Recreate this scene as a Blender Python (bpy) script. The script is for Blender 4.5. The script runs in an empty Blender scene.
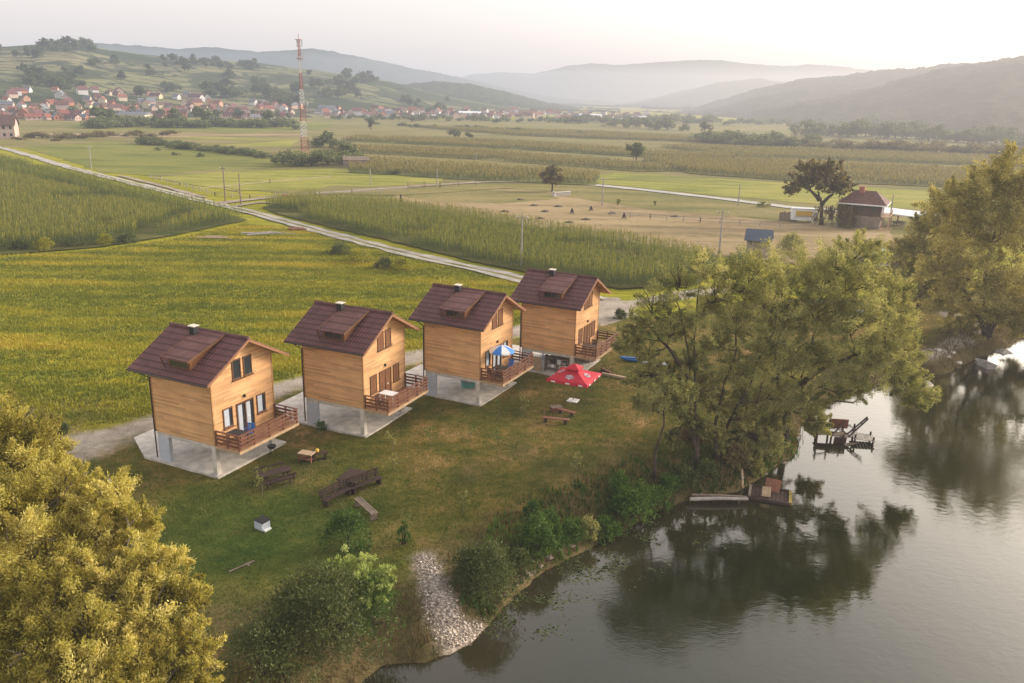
import bpy, math, random
import numpy as np

random.seed(7)
C = bpy.context.scene.collection
PI = math.pi
R = math.radians

# ------------------------------------------------------------------ camera geometry
F, PITCH, ROLL, CAM_H = 821.6, R(16.69), R(1.389), 23.0

def ray(px, py):
    x, y = px - 512.0, py - 341.5
    cr, sr = math.cos(ROLL), math.sin(ROLL)
    u, v = x * cr + y * sr, -x * sr + y * cr
    c, s = math.cos(PITCH), math.sin(PITCH)
    return (u, F * c - v * s, -F * s - v * c)

def G(px, py, z=0.0):
    """survey point: where a sight line meets the level z"""
    d = ray(px, py)
    t = (z - CAM_H) / d[2]
    return (d[0] * t, d[1] * t)

def AT(px, py, Y):
    d = ray(px, py)
    t = Y / d[1]
    return (d[0] * t, Y, CAM_H + d[2] * t)

# ------------------------------------------------------------------ noise
def _hash(ix, iy, seed):
    n = (ix * 374761393 + iy * 668265263 + seed * 1442695041) & 0x7fffffff
    n = ((n ^ (n >> 13)) * 1274126177) & 0x7fffffff
    return ((n ^ (n >> 16)) & 0xffff) / 65535.0

def vnoise(x, y, seed=0):
    x = np.asarray(x, float); y = np.asarray(y, float)
    ix = np.floor(x).astype(np.int64); iy = np.floor(y).astype(np.int64)
    fx = x - ix; fy = y - iy
    fx = fx * fx * (3 - 2 * fx); fy = fy * fy * (3 - 2 * fy)
    a = _hash(ix, iy, seed); b = _hash(ix + 1, iy, seed)
    c = _hash(ix, iy + 1, seed); d = _hash(ix + 1, iy + 1, seed)
    return (a * (1 - fx) + b * fx) * (1 - fy) + (c * (1 - fx) + d * fx) * fy

def fbm(x, y, seed=0, octv=4):
    s = 0; a = .5; t = 0
    for k in range(octv):
        s = s + a * vnoise(x * 2 ** k, y * 2 ** k, seed + k * 17); t += a; a *= .5
    return s / t

# ------------------------------------------------------------------ materials
def new_mat(name):
    m = bpy.data.materials.new(name); m.use_nodes = True
    nt = m.node_tree
    for n in list(nt.nodes): nt.nodes.remove(n)
    out = nt.nodes.new('ShaderNodeOutputMaterial')
    return m, nt, out

def N(nt, t, **k):
    n = nt.nodes.new(t)
    for a, v in k.items():
        if hasattr(n, a) and a not in ('inputs',): setattr(n, a, v)
    return n

def ramp(nt, stops, fac):
    r = nt.nodes.new('ShaderNodeValToRGB')
    cr = r.color_ramp
    while len(cr.elements) < len(stops): cr.elements.new(.5)
    for e, (p, c) in zip(cr.elements, stops):
        e.position = p; e.color = (*c, 1)
    nt.links.new(fac, r.inputs[0])
    return r.outputs[0]

def noise(nt, vec, scale, detail=4, rough=.55, dist=0.0):
    n = nt.nodes.new('ShaderNodeTexNoise')
    n.inputs['Scale'].default_value = scale; n.inputs['Detail'].default_value = detail
    n.inputs['Roughness'].default_value = rough; n.inputs['Distortion'].default_value = dist
    nt.links.new(vec, n.inputs['Vector'])
    return n.outputs['Fac']

def mapping(nt, sc=(1, 1, 1), rot=(0, 0, 0), coord='Object'):
    tc = nt.nodes.new('ShaderNodeTexCoord'); mp = nt.nodes.new('ShaderNodeMapping')
    mp.inputs['Scale'].default_value = sc; mp.inputs['Rotation'].default_value = rot
    nt.links.new(tc.outputs[coord], mp.inputs['Vector'])
    return mp.outputs['Vector']

def mix(nt, fac, a, b, mode='MIX'):
    n = nt.nodes.new('ShaderNodeMix'); n.data_type = 'RGBA'; n.blend_type = mode
    for s, v in ((n.inputs[0], fac), (n.inputs[6], a), (n.inputs[7], b)):
        if isinstance(v, (int, float)): s.default_value = v
        elif isinstance(v, tuple): s.default_value = (*v, 1)
        else: nt.links.new(v, s)
    return n.outputs[2]

def math_n(nt, op, a, b=None, clamp=False):
    n = nt.nodes.new('ShaderNodeMath'); n.operation = op; n.use_clamp = clamp
    for i, v in enumerate((a, b)):
        if v is None: continue
        if isinstance(v, (int, float)): n.inputs[i].default_value = v
        else: nt.links.new(v, n.inputs[i])
    return n.outputs[0]

def bump(nt, h, strength=.3, dist=.05):
    b = nt.nodes.new('ShaderNodeBump')
    b.inputs['Strength'].default_value = strength; b.inputs['Distance'].default_value = dist
    nt.links.new(h, b.inputs['Height'])
    return b.outputs['Normal']

def principled(nt, out, col, rough=.8, normal=None, spec=.3, metal=0):
    p = nt.nodes.new('ShaderNodeBsdfPrincipled')
    if isinstance(col, tuple): p.inputs['Base Color'].default_value = (*col, 1)
    else: nt.links.new(col, p.inputs['Base Color'])
    p.inputs['Roughness'].default_value = rough; p.inputs['Metallic'].default_value = metal
    p.inputs['Specular IOR Level'].default_value = spec
    if normal is not None: nt.links.new(normal, p.inputs['Normal'])
    nt.links.new(p.outputs[0], out.inputs['Surface'])
    return p

def plain(name, c, rough=.8, var=.25, scale=4, metal=0, spec=.3, bmp=.15):
    """a painted / raw surface with worn, uneven colour"""
    m, nt, out = new_mat(name)
    v = mapping(nt)
    f = math_n(nt, 'ADD', math_n(nt, 'MULTIPLY', noise(nt, v, scale, 6, .6), .6), math_n(nt, 'MULTIPLY', noise(nt, v, scale * .22, 4, .6), .4))
    lo = tuple(x * (1 - var) for x in c); hi = tuple(min(1, x * (1 + var)) for x in c)
    col = ramp(nt, [(.36, lo), (.64, hi)], f)
    principled(nt, out, col, rough, bump(nt, f, bmp, .02), spec, metal)
    return m

def siding(name, c, board=.16, var=.35, axis='Z'):
    """timber boards: every board its own shade, dark joints"""
    m, nt, out = new_mat(name)
    tc = nt.nodes.new('ShaderNodeTexCoord'); sx = nt.nodes.new('ShaderNodeSeparateXYZ')
    nt.links.new(tc.outputs['Object'], sx.inputs[0])
    z = math_n(nt, 'DIVIDE', sx.outputs[axis], board)
    fr = math_n(nt, 'FRACT', z); fl = math_n(nt, 'FLOOR', z)
    along = math_n(nt, 'ADD', sx.outputs['X'], sx.outputs['Y'] if axis == 'Z' else sx.outputs['Z'])
    seg = math_n(nt, 'FLOOR', math_n(nt, 'DIVIDE', math_n(nt, 'ADD', along, math_n(nt, 'MULTIPLY', fl, 1.37)), 2.3))
    cv = nt.nodes.new('ShaderNodeCombineXYZ')
    nt.links.new(fl, cv.inputs[0]); nt.links.new(seg, cv.inputs[1])
    wn = nt.nodes.new('ShaderNodeTexWhiteNoise'); wn.noise_dimensions = '3D'
    nt.links.new(cv.outputs[0], wn.inputs['Vector'])
    v = mapping(nt, (1.2, 1.2, 14) if axis == 'Z' else (14, 1.2, 1.2))
    g = noise(nt, v, 1.5, 5, .65)
    f = math_n(nt, 'ADD', math_n(nt, 'MULTIPLY', wn.outputs['Value'], .55), math_n(nt, 'MULTIPLY', g, .45))
    dk = tuple(x * (1 - var) for x in c); lt = tuple(min(1, x * (1 + var * .7)) for x in c)
    col = ramp(nt, [(.15, dk), (.5, c), (.85, lt)], f)
    big = noise(nt, mapping(nt), .55, 3)
    oi = nt.nodes.new('ShaderNodeObjectInfo')
    big = math_n(nt, 'ADD', big, math_n(nt, 'MULTIPLY', math_n(nt, 'SUBTRACT', oi.outputs['Random'], .5), .25))
    col = mix(nt, .55, col, ramp(nt, [(.3, (.66, .62, .60)), (.65, (1.04, 1.03, 1.0))], big), 'MULTIPLY')
    joint = math_n(nt, 'LESS_THAN', fr, .1)
    col = mix(nt, math_n(nt, 'MULTIPLY', joint, .6), col, tuple(x * .3 for x in c))
    nrm = bump(nt, math_n(nt, 'MINIMUM', math_n(nt, 'MULTIPLY', fr, 6), 1), .5, .015)
    principled(nt, out, col, .62, nrm, .25)
    return m

def leaf_mat(name, stops, trans=.35, rough=.6):
    m, nt, out = new_mat(name)
    at = nt.nodes.new('ShaderNodeAttribute'); at.attribute_name = 'tint'
    col = ramp(nt, stops, at.outputs['Fac'])
    d = nt.nodes.new('ShaderNodeBsdfPrincipled'); d.inputs['Roughness'].default_value = rough
    d.inputs['Specular IOR Level'].default_value = .25
    t = nt.nodes.new('ShaderNodeBsdfTranslucent')
    nt.links.new(col, d.inputs['Base Color'])
    tcol = mix(nt, 1.0, col, (1.15, 1.1, .6), 'MULTIPLY')
    nt.links.new(tcol, t.inputs['Color'])
    mx = nt.nodes.new('ShaderNodeMixShader'); mx.inputs[0].default_value = trans
    nt.links.new(d.outputs[0], mx.inputs[1]); nt.links.new(t.outputs[0], mx.inputs[2])
    nt.links.new(mx.outputs[0], out.inputs['Surface'])
    return m

def field_mat(name, c1, c2, c3, scale=.08, rot=0.0, stretch=6, fine=1.2):
    m, nt, out = new_mat(name)
    v = mapping(nt, (1, stretch, 1), (0, 0, rot))
    a = noise(nt, v, scale, 6, .6)
    b = noise(nt, mapping(nt), fine, 6, .7)
    b2 = noise(nt, mapping(nt), scale * .6, 4, .6)
    f = math_n(nt, 'ADD', math_n(nt, 'MULTIPLY', a, .5), math_n(nt, 'ADD', math_n(nt, 'MULTIPLY', b, .25), math_n(nt, 'MULTIPLY', b2, .25)))
    col = ramp(nt, [(.41, c1), (.5, c2), (.59, c3)], f)
    principled(nt, out, col, .95, bump(nt, b, .6, .12), .05)
    return m

# ------------------------------------------------------------------ mesh building
class MB:
    def __init__(s): s.v = []; s.f = []; s.t = None
    def add(s, vs, fs):
        o = len(s.v); s.v += [tuple(p) for p in vs]; s.f += [tuple(i + o for i in f) for f in fs]; return s
    def box(s, x0, x1, y0, y1, z0, z1):
        vs = [(x0, y0, z0), (x1, y0, z0), (x1, y1, z0), (x0, y1, z0), (x0, y0, z1), (x1, y0, z1), (x1, y1, z1), (x0, y1, z1)]
        return s.add(vs, [(0, 3, 2, 1), (4, 5, 6, 7), (0, 1, 5, 4), (1, 2, 6, 5), (2, 3, 7, 6), (3, 0, 4, 7)])
    def cbox(s, c, d, rz=0.0, rx=0.0):
        cz, sz = math.cos(rz), math.sin(rz); cx, sx = math.cos(rx), math.sin(rx)
        vs = []
        for k in ((-1, -1, -1), (1, -1, -1), (1, 1, -1), (-1, 1, -1), (-1, -1, 1), (1, -1, 1), (1, 1, 1), (-1, 1, 1)):
            x, y, z = (k[i] * d[i] / 2 for i in range(3))
            y, z = y * cx - z * sx, y * sx + z * cx
            x, y = x * cz - y * sz, x * sz + y * cz
            vs.append((c[0] + x, c[1] + y, c[2] + z))
        return s.add(vs, [(0, 3, 2, 1), (4, 5, 6, 7), (0, 1, 5, 4), (1, 2, 6, 5), (2, 3, 7, 6), (3, 0, 4, 7)])
    def beam(s, p, q, w, h=None):
        h = h or w
        p = np.array(p, float); q = np.array(q, float); d = q - p; d /= np.linalg.norm(d)
        up = np.array((0, 0, 1.)) if abs(d[2]) < .95 else np.array((1., 0, 0))
        a = np.cross(d, up); a /= np.linalg.norm(a); b = np.cross(a, d)
        vs = [e + a * i * w / 2 + b * j * h / 2 for e in (p, q) for i, j in ((-1, -1), (1, -1), (1, 1), (-1, 1))]
        return s.add(vs, [(0, 1, 2, 3), (7, 6, 5, 4), (0, 4, 5, 1), (1, 5, 6, 2), (2, 6, 7, 3), (3, 7, 4, 0)])
    def tube(s, pts, rad, n=6, cap=True):
        P = [np.array(p, float) for p in pts]; o = len(s.v)
        for i, p in enumerate(P):
            d = P[min(i + 1, len(P) - 1)] - P[max(i - 1, 0)]; d = d / (np.linalg.norm(d) + 1e-9)
            up = np.array((0, 0, 1.)) if abs(d[2]) < .9 else np.array((1., 0, 0))
            a = np.cross(d, up); a /= np.linalg.norm(a); b = np.cross(d, a)
            r = rad[i] if isinstance(rad, (list, tuple)) else rad
            for k in range(n):
                t = 2 * PI * k / n
                s.v.append(tuple(p + (a * math.cos(t) + b * math.sin(t)) * r))
        for i in range(len(P) - 1):
            for k in range(n):
                k2 = (k + 1) % n
                s.f.append((o + i * n + k, o + i * n + k2, o + (i + 1) * n + k2, o + (i + 1) * n + k))
        if cap:
            s.f.append(tuple(o + k for k in reversed(range(n)))); s.f.append(tuple(o + (len(P) - 1) * n + k for k in range(n)))
        return s
    def prism(s, poly, z0, z1):
        n = len(poly); o = len(s.v)
        s.v += [(x, y, z0) for x, y in poly] + [(x, y, z1) for x, y in poly]
        s.f.append(tuple(o + i for i in reversed(range(n)))); s.f.append(tuple(o + n + i for i in range(n)))
        for i in range(n):
            j = (i + 1) % n; s.f.append((o + i, o + j, o + n + j, o + n + i))
        return s
    def prism_x(s, poly, x0, x1):
        """a (y, z) outline drawn along x"""
        n = len(poly); o = len(s.v)
        s.v += [(x0, y, z) for y, z in poly] + [(x1, y, z) for y, z in poly]
        s.f.append(tuple(o + i for i in reversed(range(n)))); s.f.append(tuple(o + n + i for i in range(n)))
        for i in range(n):
            j = (i + 1) % n; s.f.append((o + i, o + j, o + n + j, o + n + i))
        return s
    def mesh(s, name, m, smooth=False):
        me = bpy.data.meshes.new(name); me.from_pydata(s.v, [], s.f); me.materials.append(m)
        if smooth: me.polygons.foreach_set('use_smooth', [True] * len(me.polygons))
        import bmesh
        bm = bmesh.new(); bm.from_mesh(me); bmesh.ops.recalc_face_normals(bm, faces=bm.faces); bm.to_mesh(me); bm.free()
        me.update(); return me
    def build(s, name, m, parent=None, loc=None, rz=0.0, smooth=False, bevel=0.0):
        o = bpy.data.objects.new(name, s.mesh(name, m, smooth)); C.objects.link(o)
        if parent: o.parent = parent
        if loc: o.location = loc
        o.rotation_euler = (0, 0, rz)
        if bevel:
            b = o.modifiers.new('edge', 'BEVEL'); b.width = bevel; b.segments = 2
        return o

def np_mesh(name, V, Fq, m, tint=None, smooth=False):
    """V (n,3), Fq (k,4|3) arrays -> mesh, fast"""
    me = bpy.data.meshes.new(name); V = np.ascontiguousarray(V, np.float32); Fq = np.ascontiguousarray(Fq, np.int32)
    k, w = Fq.shape
    me.vertices.add(len(V)); me.vertices.foreach_set('co', V.ravel())
    me.loops.add(k * w); me.loops.foreach_set('vertex_index', Fq.ravel())
    me.polygons.add(k); me.polygons.foreach_set('loop_start', np.arange(0, k * w, w, dtype=np.int32))
    me.update(calc_edges=True)
    if tint is not None:
        a = me.attributes.new('tint', 'FLOAT', 'POINT'); a.data.foreach_set('value', np.ascontiguousarray(tint, np.float32))
    if smooth: me.polygons.foreach_set('use_smooth', np.ones(k, bool))
    me.materials.append(m); me.validate(); return me

def link(name, me, parent=None, loc=(0, 0, 0), rz=0.0, sc=1.0):
    o = bpy.data.objects.new(name, me); C.objects.link(o); o.location = loc; o.rotation_euler = (0, 0, rz)
    if parent: o.parent = parent
    if sc != 1.0: o.scale = (sc, sc, sc)
    return o

def thing(name, label, cat, loc=(0, 0, 0), rz=0.0, group=None, sc=1.0):
    o = bpy.data.objects.new(name, None); C.objects.link(o); o.location = loc; o.rotation_euler = (0, 0, rz)
    o.scale = (sc, sc, sc) if not isinstance(sc, tuple) else sc
    o.empty_display_size = .2
    return tag(o, label, cat, group)

def tag(o, label, cat, group=None):
    o['label'] = label; o['category'] = cat
    if group: o['group'] = group
    return o

def structure(o): o['kind'] = 'structure'; return o

def dup(root, loc, rz, label, group=None, sc=None):
    r = root.copy(); C.objects.link(r); r.location = loc; r.rotation_euler = (0, 0, rz); r['label'] = label
    if sc: r.scale = sc if isinstance(sc, tuple) else (sc, sc, sc)
    if group: r['group'] = group
    for ch in list(root.children):
        c = ch.copy(); C.objects.link(c); c.parent = r
        for g in ch.children:
            d = g.copy(); C.objects.link(d); d.parent = c
    return r

def in_poly(x, y, poly):
    x = np.asarray(x); y = np.asarray(y); ins = np.zeros(x.shape, bool); n = len(poly)
    for i in range(n):
        x0, y0 = poly[i]; x1, y1 = poly[(i + 1) % n]
        if y0 == y1: continue
        c = ((y0 > y) != (y1 > y)) & (x < (x1 - x0) * (y - y0) / (y1 - y0) + x0)
        ins ^= c
    return ins

def line_dist(x, y, pl):
    d = np.full(np.shape(x), 1e9)
    for (x0, y0), (x1, y1) in zip(pl[:-1], pl[1:]):
        dx, dy = x1 - x0, y1 - y0
        t = np.clip(((x - x0) * dx + (y - y0) * dy) / (dx * dx + dy * dy + 1e-9), 0, 1)
        d = np.minimum(d, np.hypot(x - x0 - t * dx, y - y0 - t * dy))
    return d

# ------------------------------------------------------------------ palette
M = {}
M['pine'] = siding('pine_siding', (.70, .40, .185), .125, .30)
M['deck'] = siding('deck_boards', (.36, .20, .105), .14, .3, 'X')
M['rail'] = plain('stained_rail', (.15, .062, .034), .6, .3, 5)
M['trim'] = plain('pine_trim', (.42, .22, .09), .6, .25, 5)
M['frame'] = plain('brown_frame', (.13, .06, .028), .5, .25, 6)
M['shutter'] = siding('shutter_boards', (.20, .085, .035), .09, .3, 'Y')
M['concrete'] = plain('raw_concrete', (.50, .45, .39), .9, .30, 1.6)
M['plaster'] = plain('grey_plaster', (.44, .46, .50), .9, .12, 1.5)
M['fascia'] = plain('pale_fascia', (.55, .48, .40), .7, .15, 3)
M['deckedge'] = plain('deck_edge', (.40, .27, .16), .7, .2, 3)
M['barge'] = plain('barge_board', (.26, .125, .06), .6, .2, 4)
M['gutter'] = plain('dark_gutter', (.05, .035, .03), .4, .2, 3)
M['curtain'] = plain('white_curtain', (.40, .43, .48), .9, .1, 3)
M['darkwood'] = plain('dark_stained_wood', (.050, .028, .020), .65, .35, 5)
M['oldwood'] = plain('weathered_wood', (.20, .15, .11), .85, .35, 4)
M['redwood'] = plain('reddish_plank', (.20, .085, .05), .8, .3, 5)
M['palewood'] = plain('pale_plank', (.42, .30, .19), .8, .25, 5)
M['greywood'] = plain('silvered_wood', (.30, .27, .24), .9, .25, 3)
M['bark'] = plain('bark', (.060, .044, .030), .95, .45, 3, bmp=.8)
M['palebark'] = plain('pale_bark', (.13, .105, .075), .95, .4, 3, bmp=.8)
M['white'] = plain('white_paint', (.72, .71, .69), .6, .08, 3)
M['black'] = plain('black_paint', (.02, .02, .022), .5, .3, 4)
M['red'] = plain('red_canvas', (.47, .022, .04), .75, .15, 2)
M['blue'] = plain('blue_plastic', (.03, .14, .42), .4, .15, 2)
M['bluecloth'] = plain('blue_canvas', (.06, .22, .62), .7, .12, 2)
M['yellow'] = plain('yellow_plastic', (.55, .36, .05), .5, .15, 3)
M['steel'] = plain('galvanised_steel', (.42, .43, .44), .35, .15, 3, .7)
M['whitetin'] = plain('white_tin_roof', (.66, .68, .70), .45, .12, .6)
M['bluetin'] = plain('slate_blue_tin', (.085, .10, .13), .5, .2, 1.5)
M['rock'] = plain('pale_river_stone', (.40, .35, .30), .9, .35, 2.5)
M['stonewall'] = plain('rubble_stone', (.22, .17, .13), .95, .45, 2)
M['teal'] = plain('teal_paint', (.10, .30, .27), .4, .15, 2)
M['mossy'] = plain('mossy_plank', (.23, .17, .04), .8, .35, 4)
M['rubber'] = plain('tyre_rubber', (.02, .02, .02), .8, .2, 5)

def glass_mat():
    m, nt, out = new_mat('window_glass')
    p = principled(nt, out, (.025, .03, .035), .06, None, .7)
    return m
M['glass'] = glass_mat()

def roof_mat(name, c, tile=.36):
    m, nt, out = new_mat(name)
    tc = nt.nodes.new('ShaderNodeTexCoord'); sx = nt.nodes.new('ShaderNodeSeparateXYZ')
    nt.links.new(tc.outputs['Object'], sx.inputs[0])
    zf = math_n(nt, 'FRACT', math_n(nt, 'DIVIDE', sx.outputs['Z'], tile * .66))
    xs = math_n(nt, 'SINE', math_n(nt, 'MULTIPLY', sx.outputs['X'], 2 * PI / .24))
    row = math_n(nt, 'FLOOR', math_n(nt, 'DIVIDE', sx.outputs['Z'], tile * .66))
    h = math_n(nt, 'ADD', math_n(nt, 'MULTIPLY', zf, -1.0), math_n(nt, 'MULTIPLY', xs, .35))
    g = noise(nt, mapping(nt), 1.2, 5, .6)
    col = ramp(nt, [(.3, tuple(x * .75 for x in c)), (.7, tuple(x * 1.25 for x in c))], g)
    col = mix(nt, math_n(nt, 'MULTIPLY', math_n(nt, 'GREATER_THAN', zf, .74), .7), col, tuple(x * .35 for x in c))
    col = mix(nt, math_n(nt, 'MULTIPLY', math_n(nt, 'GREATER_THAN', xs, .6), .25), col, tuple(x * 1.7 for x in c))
    oi = nt.nodes.new('ShaderNodeObjectInfo'); st_ = noise(nt, mapping(nt, (1, 1, .3)), .9, 5, .65)
    col = mix(nt, .55, col, ramp(nt, [(.3, (.62, .60, .58)), (.7, (1.12, 1.1, 1.08))], math_n(nt, 'ADD', st_, math_n(nt, 'MULTIPLY', math_n(nt, 'SUBTRACT', oi.outputs['Random'], .5), .2))), 'MULTIPLY')
    principled(nt, out, col, .68, bump(nt, h, .9, .05), .12)
    return m
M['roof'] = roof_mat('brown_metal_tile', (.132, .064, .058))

# foliage palettes
L = {}
L['gold'] = leaf_mat('gold_willow_leaf', [(0, (0.1353, 0.1191, 0.0287)), (0.45, (0.3998, 0.3449, 0.0719)), (1, (0.7997, 0.6897, 0.2731))], 0.45)
L['willow'] = leaf_mat('grey_willow_leaf', [(0, (0.0946, 0.105, 0.0345)), (0.5, (0.2727, 0.2678, 0.0978)), (1, (0.512, 0.4605, 0.207))], 0.45)
L['right'] = leaf_mat('olive_leaf', [(0, (0.144, 0.1291, 0.0509)), (0.5, (0.3358, 0.2906, 0.1053)), (1, (0.5758, 0.4841, 0.1868))], 0.42)
L['green'] = leaf_mat('fresh_green_leaf', [(0, (0.023, 0.0515, 0.0088)), (0.5, (0.0633, 0.1176, 0.0176)), (1, (0.138, 0.2128, 0.0385))], .3)
L['dark'] = leaf_mat('dark_green_leaf', [(0, (0.0312, 0.0456, 0.0132)), (0.5, (0.0792, 0.0984, 0.0264)), (1, (0.15, 0.162, 0.0528))], .3)
L['far'] = leaf_mat('far_green_leaf', [(0, (0.064, 0.0806, 0.03)), (0.5, (0.128, 0.1519, 0.054)), (1, (0.24, 0.2402, 0.09))], .25)
L['pale'] = leaf_mat('pale_lime_leaf', [(0, (.16, .20, .05)), (.5, (.34, .40, .12)), (1, (.55, .60, .26))], .4)
L['brown'] = leaf_mat('brown_bush_leaf', [(0, (0.0818, 0.066, 0.0273)), (0.5, (0.1708, 0.1319, 0.0544)), (1, (0.2821, 0.2125, 0.0929))], .3)
L['corn'] = leaf_mat('corn_leaf', [(0, (0.0342, 0.0699, 0.0084)), (0.4, (0.114, 0.1456, 0.0182)), (0.75, (0.2622, 0.233, 0.0364)), (1, (0.4104, 0.3028, 0.07))], .3)
L['cornfar'] = leaf_mat('far_corn_leaf', [(0, (0.0893, 0.095, 0.0208)), (0.35, (0.168, 0.155, 0.0384)), (0.7, (0.273, 0.21, 0.064)), (1, (0.3465, 0.25, 0.088))], .3)
L['grass'] = leaf_mat('meadow_blade', [(0, (0.0935, 0.1187, 0.008)), (0.5, (0.2475, 0.2353, 0.012)), (0.85, (0.363, 0.3074, 0.024)), (1, (0.44, 0.2968, 0.038))], .3)
L['dry'] = leaf_mat('dry_grass_blade', [(0, (0.091, 0.066, 0.0275)), (0.5, (0.169, 0.12, 0.0495)), (1, (0.273, 0.198, 0.088))], .25)
L['lawn'] = leaf_mat('lawn_blade', [(0, (0.0421, 0.0748, 0.007)), (0.5, (0.1052, 0.1346, 0.014)), (0.8, (0.2102, 0.1931, 0.0336)), (1, (0.2969, 0.2367, 0.0595))], .25)

# ------------------------------------------------------------------ leaf clouds
def leaf_cloud(name, clumps, per, ll, lw, mat, rng, up=.2, spread=.7, tint_bias=None, spray=None):
    """clumps (n,4) centre+radius; many small diamond leaves spread through every clump"""
    cl = np.asarray(clumps, float); n = len(cl)
    K = n * per
    idx = np.repeat(np.arange(n), per)
    d = rng.normal(size=(K, 3)); d /= np.linalg.norm(d, axis=1)[:, None]
    rr = rng.random(K) ** .45
    pos = cl[idx, :3] + d * (cl[idx, 3] * rr)[:, None]
    if spray is not None and cl.shape[1] == 8:
        ca = cl[:, 4:7] * .75 + rng.normal(size=(n, 3)) * .35; ca[:, 2] += spray; ca /= np.linalg.norm(ca, axis=1)[:, None]
        u = rng.random(K); q = rng.normal(size=(K, 3)) * (.42 * (1 - .65 * u))[:, None]
        pos = cl[idx, :3] + cl[idx, 3:4] * (ca[idx] * ((u - .35) * 2.3)[:, None] + q)
        d = q * .9 + ca[idx] * .7
    ax = d * spread + rng.normal(size=(K, 3)) * .5; ax[:, 2] += up
    ax /= np.linalg.norm(ax, axis=1)[:, None]
    sd = np.cross(ax, rng.normal(size=(K, 3))); sd /= np.linalg.norm(sd, axis=1)[:, None] + 1e-9
    s = (.55 + .9 * rng.random(K) ** 1.5)[:, None]
    a = ax * ll * s; b = sd * lw * s * .5
    V = np.stack([pos - a * .5, pos + b, pos + a * .5, pos - b], 1).reshape(-1, 3)
    Fq = np.arange(4 * K).reshape(K, 4)
    ct = rng.random(n) if tint_bias is None else np.asarray(tint_bias)
    t = np.clip(ct[idx] * .5 + rng.random(K) * .5, 0, 1)
    if cl.shape[1] == 8: t = np.clip(t + (cl[idx, 7] - .5) * .34, 0, 1)
    return np_mesh(name, V, Fq, mat, np.repeat(t, 4))

def subclumps(lobes, n, frac, rng, lo=.55, flat=1.0, bottom=-.6):
    out = []
    for (x, y, z, r) in lobes:
        lt = rng.random()
        for k in range(n):
            while True:
                d = rng.normal(size=3); d /= np.linalg.norm(d)
                if d[2] > bottom: break
            u = lo + (1.08 - lo) * rng.random()
            out.append((x + d[0] * r * u, y + d[1] * r * u, z + d[2] * r * u * flat, r * frac * (.6 + .8 * rng.random()), d[0], d[1], d[2], lt))
    return out

def wiggle(p, q, n, amp, rng):
    p = np.array(p, float); q = np.array(q, float); pts = []
    ln = np.linalg.norm(q - p)
    for i in range(n + 1):
        t = i / n; w = rng.normal(size=3) * amp * ln * math.sin(PI * t)
        bow = np.array((0, 0, .08 * ln * math.sin(PI * t)))
        pts.append(p + (q - p) * t + w + bow)
    return pts

def make_tree(name, label, cat, base, stems, lobes, mat, seed, leaf=(.16, .06), per=60, nsub=26, frac=.32,
              bark='bark', group=None, r0=.22, lo=.5, up=.2, flat=.9, twigs=4, bottom=-.6, spray=.45):
    """stems: lists of world points from the base up; lobes (x, y, z, r) in world"""
    rng = np.random.default_rng(seed)
    t = thing(name, label, cat, base, 0, group)
    B = np.array(base)
    mb = MB(); nodes = []
    for st in stems:
        P = [np.array(p, float) - B for p in st]
        full = []
        for i in range(len(P) - 1):
            seg = wiggle(P[i], P[i + 1], 4, .02, rng); full += seg[:-1]
        full.append(P[-1])
        n = len(full); rad = [r0 * (1 - .75 * i / (n - 1)) * (1.25 if i == 0 else 1) for i in range(n)]
        mb.tube(full, rad, 8); nodes += list(zip(full[n // 3:], rad[n // 3:]))
    loc = [(x - B[0], y - B[1], z - B[2], r) for x, y, z, r in lobes]
    for (x, y, z, r) in loc:
        c = np.array((x, y, z))
        nd = min(nodes, key=lambda k: np.linalg.norm(k[0] - c) + max(0, k[0][2] - c[2]) * 1.0)
        if np.linalg.norm(nd[0] - c) < .2: c = c + np.array((.15, .1, .25))
        pts = wiggle(nd[0], c, 4, .05, rng)
        rb = min(nd[1] * .6, .10)
        mb.tube(pts, [rb * (1 - .7 * i / 4) for i in range(5)], 6)
        for k in range(twigs):
            d = rng.normal(size=3); d[2] = abs(d[2]) * .7; d /= np.linalg.norm(d)
            e = c + d * r * .95
            mb.tube(wiggle(pts[2 + k % 3], e, 3, .06, rng), [.045, .032, .022, .01], 5)
    mb.build('trunk', M[bark], t, smooth=True)
    cl = subclumps(loc, nsub, frac, rng, lo, flat, bottom)
    me = leaf_cloud('crown', cl, per, leaf[0], leaf[1], mat, rng, up, spray=spray)
    link('crown', me, t)
    return t

# ================================================================== TERRAIN
WATER_Z = -1.5
shore_px = [(380, 665), (430, 660), (470, 643), (495, 618), (512, 596), (545, 570), (590, 547), (640, 522), (668, 508), (700, 499),
            (740, 490), (765, 474), (795, 455), (802, 428), (830, 402), (870, 386), (915, 374), (945, 374), (975, 359), (1010, 346), (1024, 337)]
shore = [(-60, -60), (-30, -12), (-18, 4), (-12, 14), (-8.3, 24), (-6.6, 29)] + [G(x, y, WATER_Z) for x, y in shore_px] + [(75, 101), (120, 118), (180, 132), (270, 150)]
river_poly = shore + [(270, 120), (180, 92), (130, 45), (95, 0), (85, -60)]
far_shore = [(270, 120), (180, 92), (130, 45), (95, 0), (85, -60)]

def gravel_w(x, y):
    pts = [G(*p, -.6) for p in [(424, 568), (434, 592), (446, 616), (462, 632), (484, 620)]]
    return line_dist(x, y, pts)

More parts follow.
